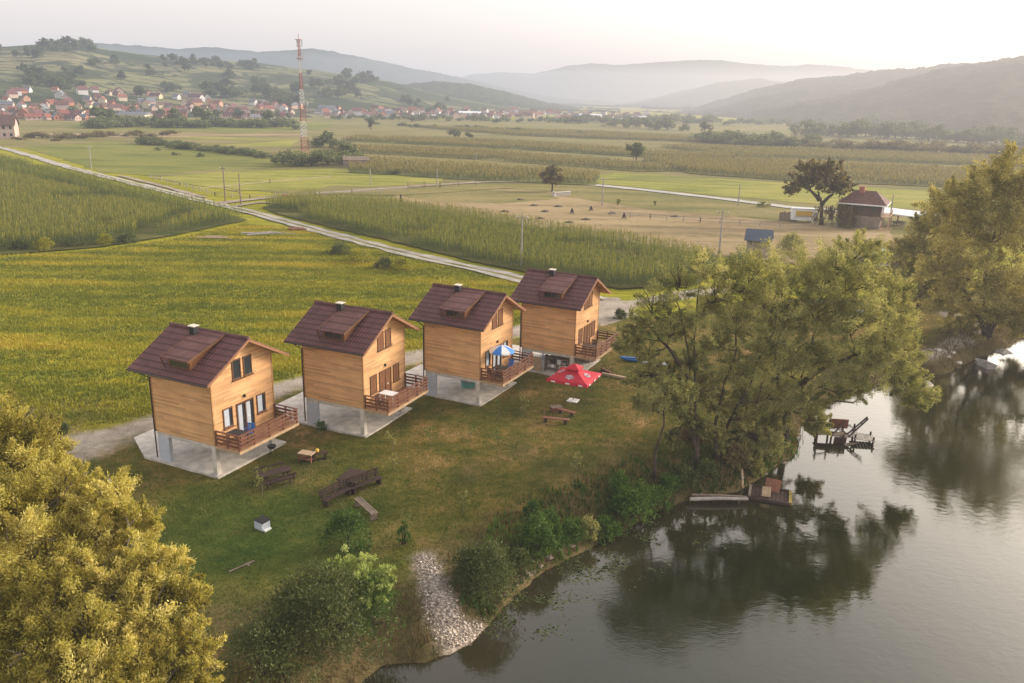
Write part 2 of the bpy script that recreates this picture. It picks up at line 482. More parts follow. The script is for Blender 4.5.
def bank_z(x, y):
    x = np.asarray(x, float); y = np.asarray(y, float)
    d = np.minimum(line_dist(x, y, shore), line_dist(x, y, far_shore))
    ins = in_poly(x, y, river_poly)
    d = d + (fbm(x * .35, y * .35, 3, 3) - .5) * .9
    sd = np.where(ins, -np.abs(d), d)
    w = 2.6 + 1.4 * fbm(x * .09, y * .09, 9, 2)
    t = np.clip(sd / w, 0, 1)
    zl = WATER_Z - .02 + 1.52 * (1 - (1 - t) ** 2.2)
    zw = WATER_Z - .02 - np.clip(-sd * .35, 0, 2.2)
    z = np.where(ins, zw, zl)
    und = (fbm(x * .05, y * .05, 21, 3) - .5) * .16 * np.clip((sd - 3) / 8, 0, 1) * np.clip((160 - y) / 60, 0, 1)
    mic = (fbm(x * .9, y * .9, 33, 2) - .5) * .10
    near = np.clip(1 - np.hypot(x, y - 60) / 260, 0, 1)
    return z + (und + mic) * near

def gz(x, y): return float(bank_z(np.array([x]), np.array([y]))[0])
def GP(px, py, dz=0.0):
    z = 0.0
    for _ in range(4):
        x, y = G(px, py, z); z = gz(x, y)
    return (x, y, z + dz)

def axis_steps(a, b, step, far_neg, far_pos, g=1.13):
    c = list(np.arange(a, b + 1e-6, step)); s = step; x = b
    while x < far_pos: s *= g; x += s; c.append(x)
    s = step; x = a; pre = []
    while x > far_neg: s *= g; x -= s; pre.append(x)
    return np.array(pre[::-1] + c)

XS = axis_steps(-62, 72, .5, -9000, 9000); YS = axis_steps(16, 112, .5, -500, 11000)
gx, gy = np.meshgrid(XS, YS); fx, fy = gx.ravel(), gy.ravel()
fz = bank_z(fx, fy)
nx, ny = len(XS), len(YS)
ii = (np.arange(ny - 1)[:, None] * nx + np.arange(nx - 1)[None]).ravel()
quads = np.stack([ii, ii + 1, ii + nx + 1, ii + nx], 1)

track = [G(*p) for p in [(20, 452), (80, 440), (150, 424), (215, 404), (285, 387), (350, 372), (412, 358), (468, 345), (515, 332), (560, 320), (600, 311), (650, 300), (720, 290)]]
yard = [G(*p) for p in [(588, 297), (622, 297), (632, 316), (604, 326), (585, 312)]]
lawn_poly = [G(*p) for p in [(-60, 475), (60, 452), (140, 432), (285, 392), (412, 364), (520, 338), (600, 322), (660, 318), (760, 300)]] + [(90, 110), (60, 60), (20, 20), (-60, 5)]

def lush(x, y): return np.clip(1.25 - np.hypot((x + 13) / 9, (y - 40) / 9), 0, 1)
def ground_zones(x, y):
    wob = (fbm(x * .25, y * .25, 51, 3) - .5)
    lawn = np.where(in_poly(x + wob * 4, y + wob * 4, lawn_poly), 1.0, 0.0)
    dt = line_dist(x, y, track) + wob * 1.6
    dirt = np.clip(1 - (dt - .9) / 1.0, 0, 1)
    dirt = np.maximum(dirt, np.where(in_poly(x + wob * 2, y + wob * 2, yard), 1.0, 0))
    dp = np.hypot(x - track[1][0] - 1, (y - track[1][1]) * 1.0) + wob * 5
    dirt = np.maximum(dirt, np.clip(.75 - (dp - 1.5) / 3, 0, .75))
    path2 = [G(*q) for q in [(893, 366), (912, 362), (932, 357), (952, 350), (966, 342), (974, 332), (968, 322), (950, 314)]]
    dirt = np.maximum(dirt, np.clip(1.2 - (line_dist(x, y, path2) + wob * .6 - 1.0) / .6, 0, 1) * np.clip((line_dist(x, y, shore) - 1.0) / .6, 0, 1) * np.where(in_poly(x, y, river_poly), 0, 1))
    d = line_dist(x, y, shore); ins = in_poly(x, y, river_poly)
    dry = np.clip(1 - (d + wob * 5 - 1.8) / 3.0, 0, 1) * .9
    dry = np.where(ins, 1, dry)
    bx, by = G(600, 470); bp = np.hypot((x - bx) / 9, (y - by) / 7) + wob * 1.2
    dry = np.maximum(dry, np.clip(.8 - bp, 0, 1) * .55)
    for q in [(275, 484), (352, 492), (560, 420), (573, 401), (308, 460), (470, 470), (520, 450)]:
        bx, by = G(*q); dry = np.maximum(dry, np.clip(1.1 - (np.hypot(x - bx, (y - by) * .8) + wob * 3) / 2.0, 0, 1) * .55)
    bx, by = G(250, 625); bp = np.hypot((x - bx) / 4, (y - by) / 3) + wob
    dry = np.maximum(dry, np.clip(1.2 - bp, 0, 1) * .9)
    bx, by = G(60, 415); bp = np.hypot((x - bx) / 16, (y - by) / 6) + wob
    mow = np.clip(1.15 - bp, 0, 1)
    grav = np.clip(1 - (gravel_w(x, y) + wob * 1.2 - (-.1 + .6 * np.clip((38 - y) / 6, 0, 1))) / .6, 0, 1)
    return lawn, dirt, dry * (1 - .5 * lush(x, y) * np.where(line_dist(x, y, shore) > 5, 1, 0)), mow, grav, lush(x, y)

me = None
def ground_material():
    m, nt, out = new_mat('meadow_and_lawn')
    def at(n):
        a = nt.nodes.new('ShaderNodeAttribute'); a.attribute_name = n; return a.outputs['Fac']
    ob = mapping(nt)
    st = mapping(nt, (1, 5.5, 1), (0, 0, R(12)))
    n1 = noise(nt, st, .09, 6, .6); n2 = noise(nt, ob, 1.4, 6, .7); n3 = noise(nt, ob, .25, 5, .6); n4 = noise(nt, ob, 6, 3, .7)
    f = math_n(nt, 'ADD', math_n(nt, 'MULTIPLY', n1, .5), math_n(nt, 'ADD', math_n(nt, 'MULTIPLY', n2, .3), math_n(nt, 'MULTIPLY', n4, .2)))
    meadow = ramp(nt, [(0.39, (0.088, 0.105, 0.007)), (0.47, (0.198, 0.2, 0.011)), (0.55, (0.308, 0.26, 0.018)), (0.64, (0.385, 0.25, 0.035))], f)
    f2 = math_n(nt, 'ADD', math_n(nt, 'MULTIPLY', n3, .5), math_n(nt, 'ADD', math_n(nt, 'MULTIPLY', n2, .3), math_n(nt, 'MULTIPLY', n4, .2)))
    lawn = ramp(nt, [(0.38, (0.0448, 0.056, 0.0088)), (0.47, (0.1008, 0.0896, 0.0152)), (0.54, (0.168, 0.1176, 0.0288)), (0.61, (0.308, 0.1848, 0.072))], f2)
    mown = ramp(nt, [(0.38, (0.078, 0.075, 0.0162)), (0.5, (0.1365, 0.1125, 0.0252)), (0.62, (0.208, 0.1562, 0.045))], f)
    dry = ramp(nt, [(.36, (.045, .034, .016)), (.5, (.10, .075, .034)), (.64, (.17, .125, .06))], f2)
    dirt = ramp(nt, [(.38, (.19, .15, .115)), (.5, (.33, .275, .22)), (.62, (.45, .39, .32))], f2)
    grav = ramp(nt, [(.38, (.16, .12, .09)), (.5, (.30, .24, .19)), (.6, (.45, .38, .31))], n4)
    jit = math_n(nt, 'MULTIPLY', math_n(nt, 'SUBTRACT', n2, .5), 1.3)
    def w(n): return math_n(nt, 'SMOOTH_MIN' if False else 'ADD', at(n), math_n(nt, 'MULTIPLY', jit, math_n(nt, 'MULTIPLY', at(n), math_n(nt, 'MULTIPLY', math_n(nt, 'SUBTRACT', 1.0, at(n)), 4))), True)
    lawn = mix(nt, w('lush'), lawn, ramp(nt, [(.38, (.026, .050, .008)), (.5, (.062, .088, .014)), (.6, (.13, .12, .03))], f2))
    c = mix(nt, w('lawn'), meadow, lawn)
    c = mix(nt, w('mow'), c, mown)
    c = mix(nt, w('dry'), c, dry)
    c = mix(nt, w('dirt'), c, dirt)
    c = mix(nt, w('grav'), c, grav)
    principled(nt, out, c, .95, bump(nt, math_n(nt, 'ADD', n2, n4), .7, .12), .05)
    return m
gm = ground_material()
me = np_mesh('ground', np.stack([fx, fy, fz], 1), quads, gm, None, True)
for nme, arr in zip(('lawn', 'dirt', 'dry', 'mow', 'grav', 'lush'), ground_zones(fx, fy)):
    a = me.attributes.new(nme, 'FLOAT', 'POINT'); a.data.foreach_set('value', arr.astype(np.float32))
structure(link('ground', me))

# ---- river
def water_mat():
    m, nt, out = new_mat('river_water')
    v = mapping(nt, (1, 1.6, 1), (0, 0, R(-20)))
    w1 = noise(nt, v, 1.6, 3, .5, .3); w2 = noise(nt, mapping(nt), .22, 2, .5)
    h = math_n(nt, 'ADD', math_n(nt, 'MULTIPLY', w1, math_n(nt, 'ADD', math_n(nt, 'MULTIPLY', w2, .9), .1)), math_n(nt, 'MULTIPLY', w2, .6))
    w3 = noise(nt, mapping(nt, (1, 2.6, 1), (0, 0, R(8))), 4.5, 3, .6)
    gust = ramp(nt, [(.42, (0, 0, 0)), (.6, (1, 1, 1))], noise(nt, mapping(nt, (1, 1.8, 1)), .045, 3))
    h = math_n(nt, 'ADD', h, math_n(nt, 'MULTIPLY', math_n(nt, 'MULTIPLY', w3, .3), math_n(nt, 'ADD', gust, .15)))
    nrm = bump(nt, h, .11, .10)
    dep = noise(nt, mapping(nt), .05, 3)
    col = ramp(nt, [(.3, (.007, .010, .004)), (.7, (.018, .019, .007))], dep)
    sh = nt.nodes.new('ShaderNodeAttribute'); sh.attribute_name = 'shallow'
    col = mix(nt, math_n(nt, 'MULTIPLY', sh.outputs['Fac'], math_n(nt, 'ADD', math_n(nt, 'MULTIPLY', w2, 1.2), .1), True), col, (.036, .029, .014))
    d = nt.nodes.new('ShaderNodeBsdfDiffuse'); nt.links.new(col, d.inputs['Color'])
    g = nt.nodes.new('ShaderNodeBsdfGlossy'); g.inputs['Roughness'].default_value = .035
    g.inputs['Color'].default_value = (1, .97, .90, 1); nt.links.new(nrm, g.inputs['Normal'])
    fr = nt.nodes.new('ShaderNodeFresnel'); fr.inputs['IOR'].default_value = 1.45; nt.links.new(nrm, fr.inputs['Normal'])
    mx = nt.nodes.new('ShaderNodeMixShader'); nt.links.new(math_n(nt, 'MULTIPLY', fr.outputs[0], 1.7, True), mx.inputs[0])
    nt.links.new(d.outputs[0], mx.inputs[1]); nt.links.new(g.outputs[0], mx.inputs[2])
    nt.links.new(mx.outputs[0], out.inputs['Surface'])
    return m
wx, wy = np.meshgrid(np.concatenate([np.arange(-75, -20, 5.0), np.arange(-20, 80, .8), np.arange(80, 276, 5.0)]), np.concatenate([np.arange(-75, 20, 5.0), np.arange(20, 105, .8), np.arange(105, 156, 5.0)]))
wn_, wm_ = wx.shape; wi = (np.arange(wn_ - 1)[:, None] * wm_ + np.arange(wm_ - 1)[None]).ravel()
wme = np_mesh('river_water', np.stack([wx.ravel(), wy.ravel(), np.full(wx.size, WATER_Z)], 1), np.stack([wi, wi + 1, wi + wm_ + 1, wi + wm_], 1), water_mat())
at_ = wme.attributes.new('shallow', 'FLOAT', 'POINT'); at_.data.foreach_set('value', np.clip(1.15 - line_dist(wx.ravel(), wy.ravel(), shore) / 4.5, 0, 1).astype(np.float32))
structure(link('river_water', wme))
def floating_scum():
    rng = np.random.default_rng(14); n = 2600; cs = [G(*q, WATER_Z) for q in [(612, 562), (590, 572), (640, 552), (545, 602), (520, 625), (668, 540)]]
    k = rng.integers(0, len(cs), n); c = np.array(cs)[k]; p = c + rng.normal(size=(n, 2)) * np.array([1.3, .55]); d = fbm(p[:, 0] * 1.1, p[:, 1] * 1.1, 5, 2); p = p[(d > .5) & in_poly(p[:, 0], p[:, 1], river_poly)]; n = len(p)
    a = rng.random(n) * 6.28; s = .03 + .07 * rng.random(n); u = np.stack([np.cos(a), np.sin(a)], 1) * s[:, None]; v = np.stack([-u[:, 1], u[:, 0]], 1) * .7
    z = np.full((n, 1), WATER_Z + .006)
    V = np.stack([np.hstack([p + u, z]), np.hstack([p + v, z]), np.hstack([p - u, z]), np.hstack([p - v, z])], 1).reshape(-1, 3)
    o = link('water_weed', np_mesh('water_weed', V, np.arange(4 * n).reshape(-1, 4), L['dark'], np.repeat(rng.random(n), 4))); o['kind'] = 'stuff'; tag(o, 'olive flecks of weed floating near the bank', 'water weed')
floating_scum()

# ---- road, lanes, fields (thin sheets lying on the plain)
_z = [0.05]
def sheet(name, pts, mat, px=True):
    _z[0] += .006
    c = [G(*p) for p in pts] if px else pts
    w = []
    for (x0, y0), (x1, y1) in zip(c, c[1:] + c[:1]):
        n = 14; ln = math.hypot(x1 - x0, y1 - y0); j = min(ln * .012, 1.6)
        for i in range(n):
            u = i / n; w.append((x0 + (x1 - x0) * u + random.uniform(-j, j), y0 + (y1 - y0) * u + random.uniform(-j, j)))
    o = MB().add([(x, y, _z[0]) for x, y in w], [tuple(range(len(w)))]).build(name, mat)
    return structure(o)
def strip(name, pts, half, mat, px=True, jag=.25):
    _z[0] += .006
    w = [np.array(G(*p)) for p in pts] if px else [np.array(p) for p in pts]
    fine = []
    for a, b in zip(w[:-1], w[1:]):
        n = max(1, int(np.linalg.norm(b - a) / 3)); fine += [a + (b - a) * i / n for i in range(n)]
    fine.append(w[-1]); vs = []; fs = []
    for i, p in enumerate(fine):
        d = fine[min(i + 1, len(fine) - 1)] - fine[max(i - 1, 0)]; d = d / np.linalg.norm(d); nn = np.array((-d[1], d[0]))
        h1 = half + random.uniform(-jag, jag); h2 = half + random.uniform(-jag, jag)
        zz = max(_z[0], gz(*p) + .10) if p[1] < 160 else _z[0]
        vs += [(*(p + nn * h1), zz), (*(p - nn * h2), zz)]
        if i: fs.append((2 * i - 2, 2 * i - 1, 2 * i + 1, 2 * i))
    return structure(MB().add(vs, fs).build(name, mat))

FM = {
 'pasture': field_mat('pasture', (.10, .115, .022), (.16, .165, .032), (.21, .19, .05), .03, R(8), 4, .6),
 'bright': field_mat('bright_pasture', (.14, .15, .024), (.22, .215, .036), (.30, .255, .06), .05, R(8), 5, .5),
 'tan': field_mat('mown_meadow', (.17, .13, .06), (.27, .195, .10), (.35, .255, .14), .035, R(-14), 5, .5),
 'tangreen': field_mat('dry_pasture', (.12, .115, .035), (.18, .155, .05), (.25, .195, .08), .03, R(-10), 5, .5),
 'soil': field_mat('crop_floor', (.05, .06, .012), (.085, .085, .022), (.13, .115, .035), .06, R(-14), 5, .8),
 'crop': field_mat('ripening_crop', (.11, .105, .03), (.17, .145, .045), (.22, .175, .065), .02, R(-8), 10, .4),
 'crop2': field_mat('green_crop', (.085, .10, .028), (.13, .135, .036), (.18, .165, .05), .02, R(-8), 10, .4),
 'road': field_mat('gravel_road', (.26, .23, .19), (.37, .335, .29), (.47, .43, .38), .2, R(40), 3, 1.5),
 'lane': field_mat('white_lane', (.30, .28, .24), (.40, .375, .34), (.50, .47, .43), .2, R(10), 3, 1.0),
 'dirt': field_mat('dirt_lane', (.20, .15, .10), (.29, .23, .17), (.38, .32, .25), .2, R(10), 3, 1.0),
 'ramp': field_mat('pale_path', (.34, .28, .24), (.42, .36, .31), (.50, .44, .38), .4, 0, 2, 2),
}
# the plain beyond the cabins
sheet('field', [(-260, 138), (-40, 113), (330, 118), (620, 121), (1000, 128), (1300, 142), (1300, 215), (900, 246), (720, 258), (600, 240), (480, 219), (400, 205), (300, 196), (220, 186), (120, 170), (20, 148), (-80, 140)], FM['tangreen'])
sheet('field', [(20, 147), (110, 142), (250, 152), (305, 166), (200, 171), (150, 176), (100, 172), (60, 158)], FM['pasture'])
sheet('field', [(60, 128), (250, 132), (340, 128), (330, 122), (100, 119)], FM['pasture'])
sheet('field', [(160, 135), (300, 140), (290, 147), (200, 145)], FM['bright'])
sheet('field', [(150, 178), (220, 172), (330, 169), (445, 176), (440, 183), (330, 189), (235, 191), (205, 187)], FM['bright'])
sheet('field', [(395, 196), (480, 188), (560, 193), (640, 205), (760, 220), (890, 228), (900, 262), (820, 268), (720, 256), (600, 238), (520, 225), (440, 212), (400, 204)], FM['tan'])
sheet('field', [(400, 196), (470, 190), (545, 192), (560, 199), (500, 204), (430, 202)], FM['tangreen'])
sheet('field', [(560, 180), (620, 173), (800, 184), (1000, 196), (1000, 212), (860, 208), (720, 196)], FM['bright'])
sheet('field', [(560, 190), (640, 193), (790, 212), (780, 220), (650, 210), (560, 196)], FM['tangreen'])
sheet('field', [(640, 176), (700, 178), (690, 184), (600, 180)], FM['pasture'])
for poly, k in [([(335, 133), (560, 141), (700, 147), (640, 149), (480, 143), (335, 137)], 'crop'), ([(345, 141), (480, 147), (620, 157), (480, 152), (345, 146)], 'tangreen'),
                ([(620, 138), (800, 146), (1040, 154), (1040, 158), (800, 151), (620, 142)], 'crop'), ([(330, 152), (480, 160), (600, 168), (590, 174), (480, 168), (335, 159)], 'crop'),
                ([(330, 124), (560, 128), (820, 136), (820, 139), (560, 132), (330, 128)], 'tangreen'), ([(600, 160), (700, 163), (690, 168), (600, 166)], 'soil'), ([(760, 170), (1040, 168), (1040, 172), (800, 175)], 'pasture'),
                ([(60, 140), (170, 138), (280, 141), (220, 145), (140, 142)], 'tangreen'), ([(0, 133), (160, 134), (300, 134), (300, 136), (120, 138)], 'tan'), ([(330, 186), (430, 189), (520, 188), (400, 196), (300, 194)], 'tangreen')]:
    sheet('field', poly, FM[k])
ROADPX = [(-60, 135), (10, 150), (70, 168), (130, 183), (210, 203), (240, 210), (300, 226), (370, 245), (440, 262), (500, 275), (545, 286), (600, 301)]
strip('road', ROADPX, 1.5, FM['road'], jag=.4)
strip('grass_median', ROADPX[2:], .28, FM['tangreen'], jag=.27)
strip('lane', [(214, 204), (262, 199), (330, 193), (430, 186), (490, 182), (560, 183)], 1.5, FM['dirt'])
strip('lane', [(560, 183), (600, 186), (640, 190), (720, 199), (790, 208), (860, 213), (960, 218)], 2.0, FM['lane'])
strip('lane', [(120, 176), (160, 186), (205, 198)], .8, FM['dirt'])
strip('lane', [(232, 207), (262, 203), (300, 206), (340, 200)], .9, FM['dirt'])

# ---- crops one cannot count
def corn(name, poly, row, step, h, seed, mat=None, leaves=6, rot=0.0, w=.09, spread=.55, top=.75, bottom_tint=.1, jitter=.5, px=True):
    rng = np.random.default_rng(seed)
    P = [G(*p) for p in poly] if px else poly
    cx = sum(p[0] for p in P) / len(P); cy = sum(p[1] for p in P) / len(P)
    ca, sa = math.cos(rot), math.sin(rot)
    loc = [((x - cx) * ca + (y - cy) * sa, -(x - cx) * sa + (y - cy) * ca) for x, y in P]
    x0, x1 = min(p[0] for p in loc), max(p[0] for p in loc); y0, y1 = min(p[1] for p in loc), max(p[1] for p in loc)
    a, b = np.meshgrid(np.arange(x0, x1, step), np.arange(y0, y1, row)); a = a.ravel(); b = b.ravel()
    a = a + rng.normal(size=a.shape) * step * jitter; b = b + rng.normal(size=b.shape) * row * .10
    k = in_poly(a, b, loc); a, b = a[k], b[k]
    x = cx + a * ca - b * sa; y = cy + a * sa + b * ca
    gap = fbm(x * .12, y * .12, seed, 3); keep = gap > .28; x, y = x[keep], y[keep]
    n = len(x); hh = h * (.8 + .3 * rng.random(n)) * (.85 + .3 * fbm(x * .05, y * .05, seed + 5, 2))
    z0 = bank_z(x, y)
    Kn = n * leaves; idx = np.repeat(np.arange(n), leaves)
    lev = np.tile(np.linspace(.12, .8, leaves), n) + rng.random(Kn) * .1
    ang = rng.random(Kn) * 2 * PI
    d = np.stack([np.cos(ang), np.sin(ang), np.zeros(Kn)], 1); pr = np.stack([-d[:, 1], d[:, 0], np.zeros(Kn)], 1)
    base = np.stack([x[idx], y[idx], z0[idx] + hh[idx] * lev], 1)
    ln = spread * (.7 + .6 * rng.random(Kn))[:, None]; up = np.array((0, 0, 1.))
    mid = base + d * ln * .45 + up * (ln * .55); tip = base + d * ln + up * (ln * .15)
    V1 = np.stack([base, mid + pr * w * .5, tip, mid - pr * w * .5], 1).reshape(-1, 3)
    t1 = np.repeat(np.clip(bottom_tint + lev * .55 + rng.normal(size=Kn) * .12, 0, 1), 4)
    # stalk + tassel
    bs = np.stack([x, y, z0], 1); tp = bs + np.stack([rng.normal(size=n) * .08, rng.normal(size=n) * .08, hh * 1.08], 1)
    a2 = rng.random(n) * PI; pw = np.stack([np.cos(a2), np.sin(a2), np.zeros(n)], 1) * max(.035, w * .35)
    m3 = bs * .2 + tp * .8
    V2 = np.stack([bs, m3 + pw, tp, m3 - pw], 1).reshape(-1, 3)
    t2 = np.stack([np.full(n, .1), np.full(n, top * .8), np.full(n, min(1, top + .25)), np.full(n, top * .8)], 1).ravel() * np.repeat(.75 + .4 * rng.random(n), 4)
    V = np.concatenate([V1, V2]); Fq = np.arange(len(V)).reshape(-1, 4)
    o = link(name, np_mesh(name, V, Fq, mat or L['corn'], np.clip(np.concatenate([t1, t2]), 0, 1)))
    o['kind'] = 'stuff'; return o

sheet('field', [(-60, 162), (0, 158), (60, 172), (130, 190), (205, 209), (248, 221), (170, 237), (100, 248), (0, 256), (-80, 258)], FM['soil'])
c1 = corn('maize', [(-60, 186), (0, 178), (60, 190), (120, 206), (190, 222), (243, 222), (170, 237), (100, 245), (50, 249), (0, 253), (-80, 256)], .9, .42, 2.5, 1, rot=R(-35), top=.85)
tag(c1, 'ripening maize field with tall brown tassels in the left foreground of the road', 'maize field')
c2 = corn('maize', [(-60, 166), (0, 160), (60, 175), (130, 193), (205, 211), (245, 221), (205, 224), (120, 203), (60, 187), (0, 175), (-60, 183)], .9, .5, 2.4, 2, rot=R(-35), top=.55, bottom_tint=.02)
tag(c2, 'darker green strip of maize running along the gravel road on the left', 'maize field')
sheet('field', [(262, 208), (310, 199), (400, 207), (480, 219), (560, 232), (640, 246), (720, 262), (700, 285), (620, 290), (540, 276), (470, 262), (400, 244), (330, 228), (275, 214)], FM['soil'])
c3 = corn('maize', [(264, 208), (310, 200), (400, 208), (480, 220), (560, 233), (640, 247), (715, 262), (700, 284), (630, 292), (560, 280), (500, 268), (430, 252), (360, 235), (300, 220)], .85, .38, 2.5, 3, rot=R(-28), top=.7)
tag(c3, 'long dense strip of green maize between the gravel road and the tan meadow', 'maize field')

far_strips = [
 ([(345, 160), (480, 170), (600, 176), (596, 186), (480, 181), (350, 173)], 2.4, .7, 'tall maize strip with a dark front edge behind the grey shed', 'crop2'),
 ([(330, 147), (480, 152), (640, 166), (760, 170), (640, 172), (480, 160), (335, 152)], 2.0, .8, 'pale ripening maize strip across the middle of the plain', 'crop'),
 ([(360, 138), (520, 143), (660, 153), (780, 160), (680, 160), (520, 150), (340, 141)], 2.0, .75, 'narrow maize strip behind the round tree on the plain', 'crop2'),
 ([(640, 160), (800, 164), (960, 172), (1040, 176), (1040, 190), (960, 188), (800, 182), (690, 174)], 2.3, .8, 'broad yellowing maize strip behind the brown roofed house', 'crop'),
 ([(660, 147), (800, 150), (960, 157), (1040, 160), (1040, 168), (900, 163), (720, 156)], 2.0, .8, 'thin maize strip in front of the right hand bushes', 'crop2'),
 ([(420, 128), (600, 133), (760, 142), (700, 143), (520, 136)], 2.0, .7, 'farthest maize strip below the distant village', 'crop'),
]
for i, (poly, h, top, lab, fm) in enumerate(far_strips):
    sheet('field', poly, FM[fm])
    o = corn('maize', poly, 1.7, .75, h, 20 + i, rot=R(-8), leaves=4, w=.34, spread=.62, top=top, bottom_tint=.0, mat=L['cornfar'])
    tag(o, lab, 'maize field')

# ---- meadow grass, lawn tufts, bank weeds
def tufts(name, n, region, h, seed, mat, blades=5, w=.05, clump=.18, dens=None, lab='', cat='grass', lean=.35, band=False):
    rng = np.random.default_rng(seed)
    P = region; x0, x1 = min(p[0] for p in P), max(p[0] for p in P); y0, y1 = min(p[1] for p in P), max(p[1] for p in P)
    x = rng.uniform(x0, x1, n * 4); y = rng.uniform(y0, y1, n * 4)
    k = in_poly(x, y, P)
    if dens is not None: k &= rng.random(len(x)) < dens(x, y)
    x, y = x[k][:n], y[k][:n]; n = len(x)
    K = n * blades; idx = np.repeat(np.arange(n), blades)
    patch = .6 * fbm(x * .05 + y * .02, y * .42, seed + 3, 3) + .4 * fbm(x * .22, y * .4, seed + 6, 3)
    bx = x[idx] + rng.normal(size=K) * clump; by = y[idx] + rng.normal(size=K) * clump
    bz = bank_z(bx, by) - .02
    hh = h * (.5 + rng.random(K)) * (.5 + patch[idx])
    a = rng.random(K) * 2 * PI; d = np.stack([np.cos(a), np.sin(a), np.zeros(K)], 1); pr = np.stack([-d[:, 1], d[:, 0], np.zeros(K)], 1)
    b = np.stack([bx, by, bz], 1); tip = b + d * (hh * lean)[:, None] + np.array((0, 0, 1.)) * hh[:, None]
    V = np.stack([b - pr * w * .5, b + pr * w * .5, tip], 1).reshape(-1, 3)
    if band: 
        v = y * .96 - x * .10; sb = np.sin(v * 2 * PI / 5.2 + 2.5 * fbm(x * .02, y * .05, 77, 2)) * .5 + .5
        patch = patch + (sb - .5) * .16 + (fbm(x * .025, v * .5, 78, 2) - .5) * .45
        patch = np.where(y > 118, patch + .08 * np.clip((y - 118) / 12, 0, 1), patch)
    else: patch = patch - .16 * lush(x, y) * (h < .2)
    t = np.clip((patch - .5) * 2.6 + .38 + rng.normal(size=n) * .12, 0, 1)
    o = link(name, np_mesh(name, V, np.arange(3 * K).reshape(K, 3), mat, np.repeat(t[idx] * .8 + rng.random(K) * .2, 3)))
    o['kind'] = 'stuff'; return tag(o, lab, cat)
meadow_poly = [G(*p) for p in [(-60, 260), (100, 250), (170, 240), (245, 224), (300, 229), (420, 260), (530, 286), (590, 300), (510, 330), (412, 355), (285, 384), (150, 420), (-60, 455)]]
notrack = lambda x, y: np.clip((line_dist(x, y, track) - 1.2) / 1.5, 0, 1)
tufts('meadow_grass', 56000, meadow_poly, .24, 5, L['grass'], 4, .11, .25, notrack, 'tall yellow green grass of the meadow behind the cabins', 'meadow', band=True)
lawn_in = [G(*p) for p in [(60, 470), (140, 445), (285, 400), (412, 372), (520, 345), (640, 335), (720, 400), (700, 480), (560, 545), (480, 600), (330, 683), (150, 683)]]
PADS = [(-19.3, 49.3), (-11.3, 56.0), (-3.9, 62.7), (3.7, 69.4)]
def off_pads(x, y):
    k = np.ones(np.shape(x))
    for (a, b) in PADS: k = np.where(np.hypot(x - a, (y - b)) < 3.2, 0, k)
    return k
land = lambda x, y: off_pads(x, y) * np.where(in_poly(x, y, river_poly), 0, 1) * np.clip((gravel_w(x, y) - .3 - .5 * np.clip((38 - y) / 6, 0, 1)) / .5, 0, 1)
tufts('lawn_grass', 22000, lawn_in, .11, 6, L['lawn'], 4, .05, .22, land, 'short patchy grass of the lawn in front of the cabins', 'lawn', .6)
def near_bank(x, y):
    d = line_dist(x, y, shore); return np.where(in_poly(x, y, river_poly), 0, np.clip(1 - (d - 2.0) / 3.0, 0, 1)) * np.clip((gravel_w(x, y) - .9) / .4, 0, 1)
bank_reg = [(-14, 22), (-14, 36), (0, 44), (14, 60), (30, 90), (70, 110), (70, 80), (30, 60), (14, 44), (3, 32), (-5, 22)]
tufts('bank_grass', 15000, bank_reg, .42, 8, L['dry'], 5, .05, .2, near_bank, 'dry brown grass and weeds on the river bank', 'bank grass')
tufts('bank_weeds', 1700, [(-3, 33), (0, 44), (8, 50), (20, 60), (24, 56), (14, 44), (4, 34)], .32, 9, L['green'], 6, .11, .2, near_bank, 'fresh green weeds along the water edge', 'weeds')

# ---- gravel spit
def gravel():
    rng = np.random.default_rng(4)
    n = 17000
    x = rng.uniform(-7, 2, n * 4); y = rng.uniform(30, 41, n * 4)
    k = (gravel_w(x, y) < (-.12 + .78 * np.clip((37.5 - y) / 6, 0, 1)) + rng.random(len(x)) ** 2.5 * .7); x, y = x[k][:n], y[k][:n]; n = len(x)
    z = bank_z(x, y); ok = z > WATER_Z - .1; x, y, z = x[ok], y[ok], z[ok]; n = len(x)
    s = .025 + .065 * rng.random(n) ** 3
    o = np.array([(1, 0, 0), (0, 1, 0), (-1, 0, 0), (0, -1, 0), (0, 0, .7), (0, 0, -.6)], float)
    V = np.stack([x, y, z + s * .25], 1)[:, None] + o[None] * s[:, None, None] * (1 + .4 * rng.normal(size=(n, 6, 1)))
    f = np.array([(0, 1, 4), (1, 2, 4), (2, 3, 4), (3, 0, 4), (1, 0, 5), (2, 1, 5), (3, 2, 5), (0, 3, 5)])
    Fq = (np.arange(n)[:, None, None] * 6 + f[None]).reshape(-1, 3)
    m, nt, out = new_mat('river_pebbles')
    at = nt.nodes.new('ShaderNodeAttribute'); at.attribute_name = 'tint'
    principled(nt, out, ramp(nt, [(0, (.17, .135, .105)), (.5, (.37, .30, .245)), (1, (.60, .52, .44))], at.outputs['Fac']), .85)
    ob = link('gravel', np_mesh('gravel', V.reshape(-1, 3), Fq, m, np.repeat(rng.random(n), 6)))
    ob['kind'] = 'stuff'; tag(ob, 'spill of pale river pebbles running down the bank to the water', 'gravel')
gravel()

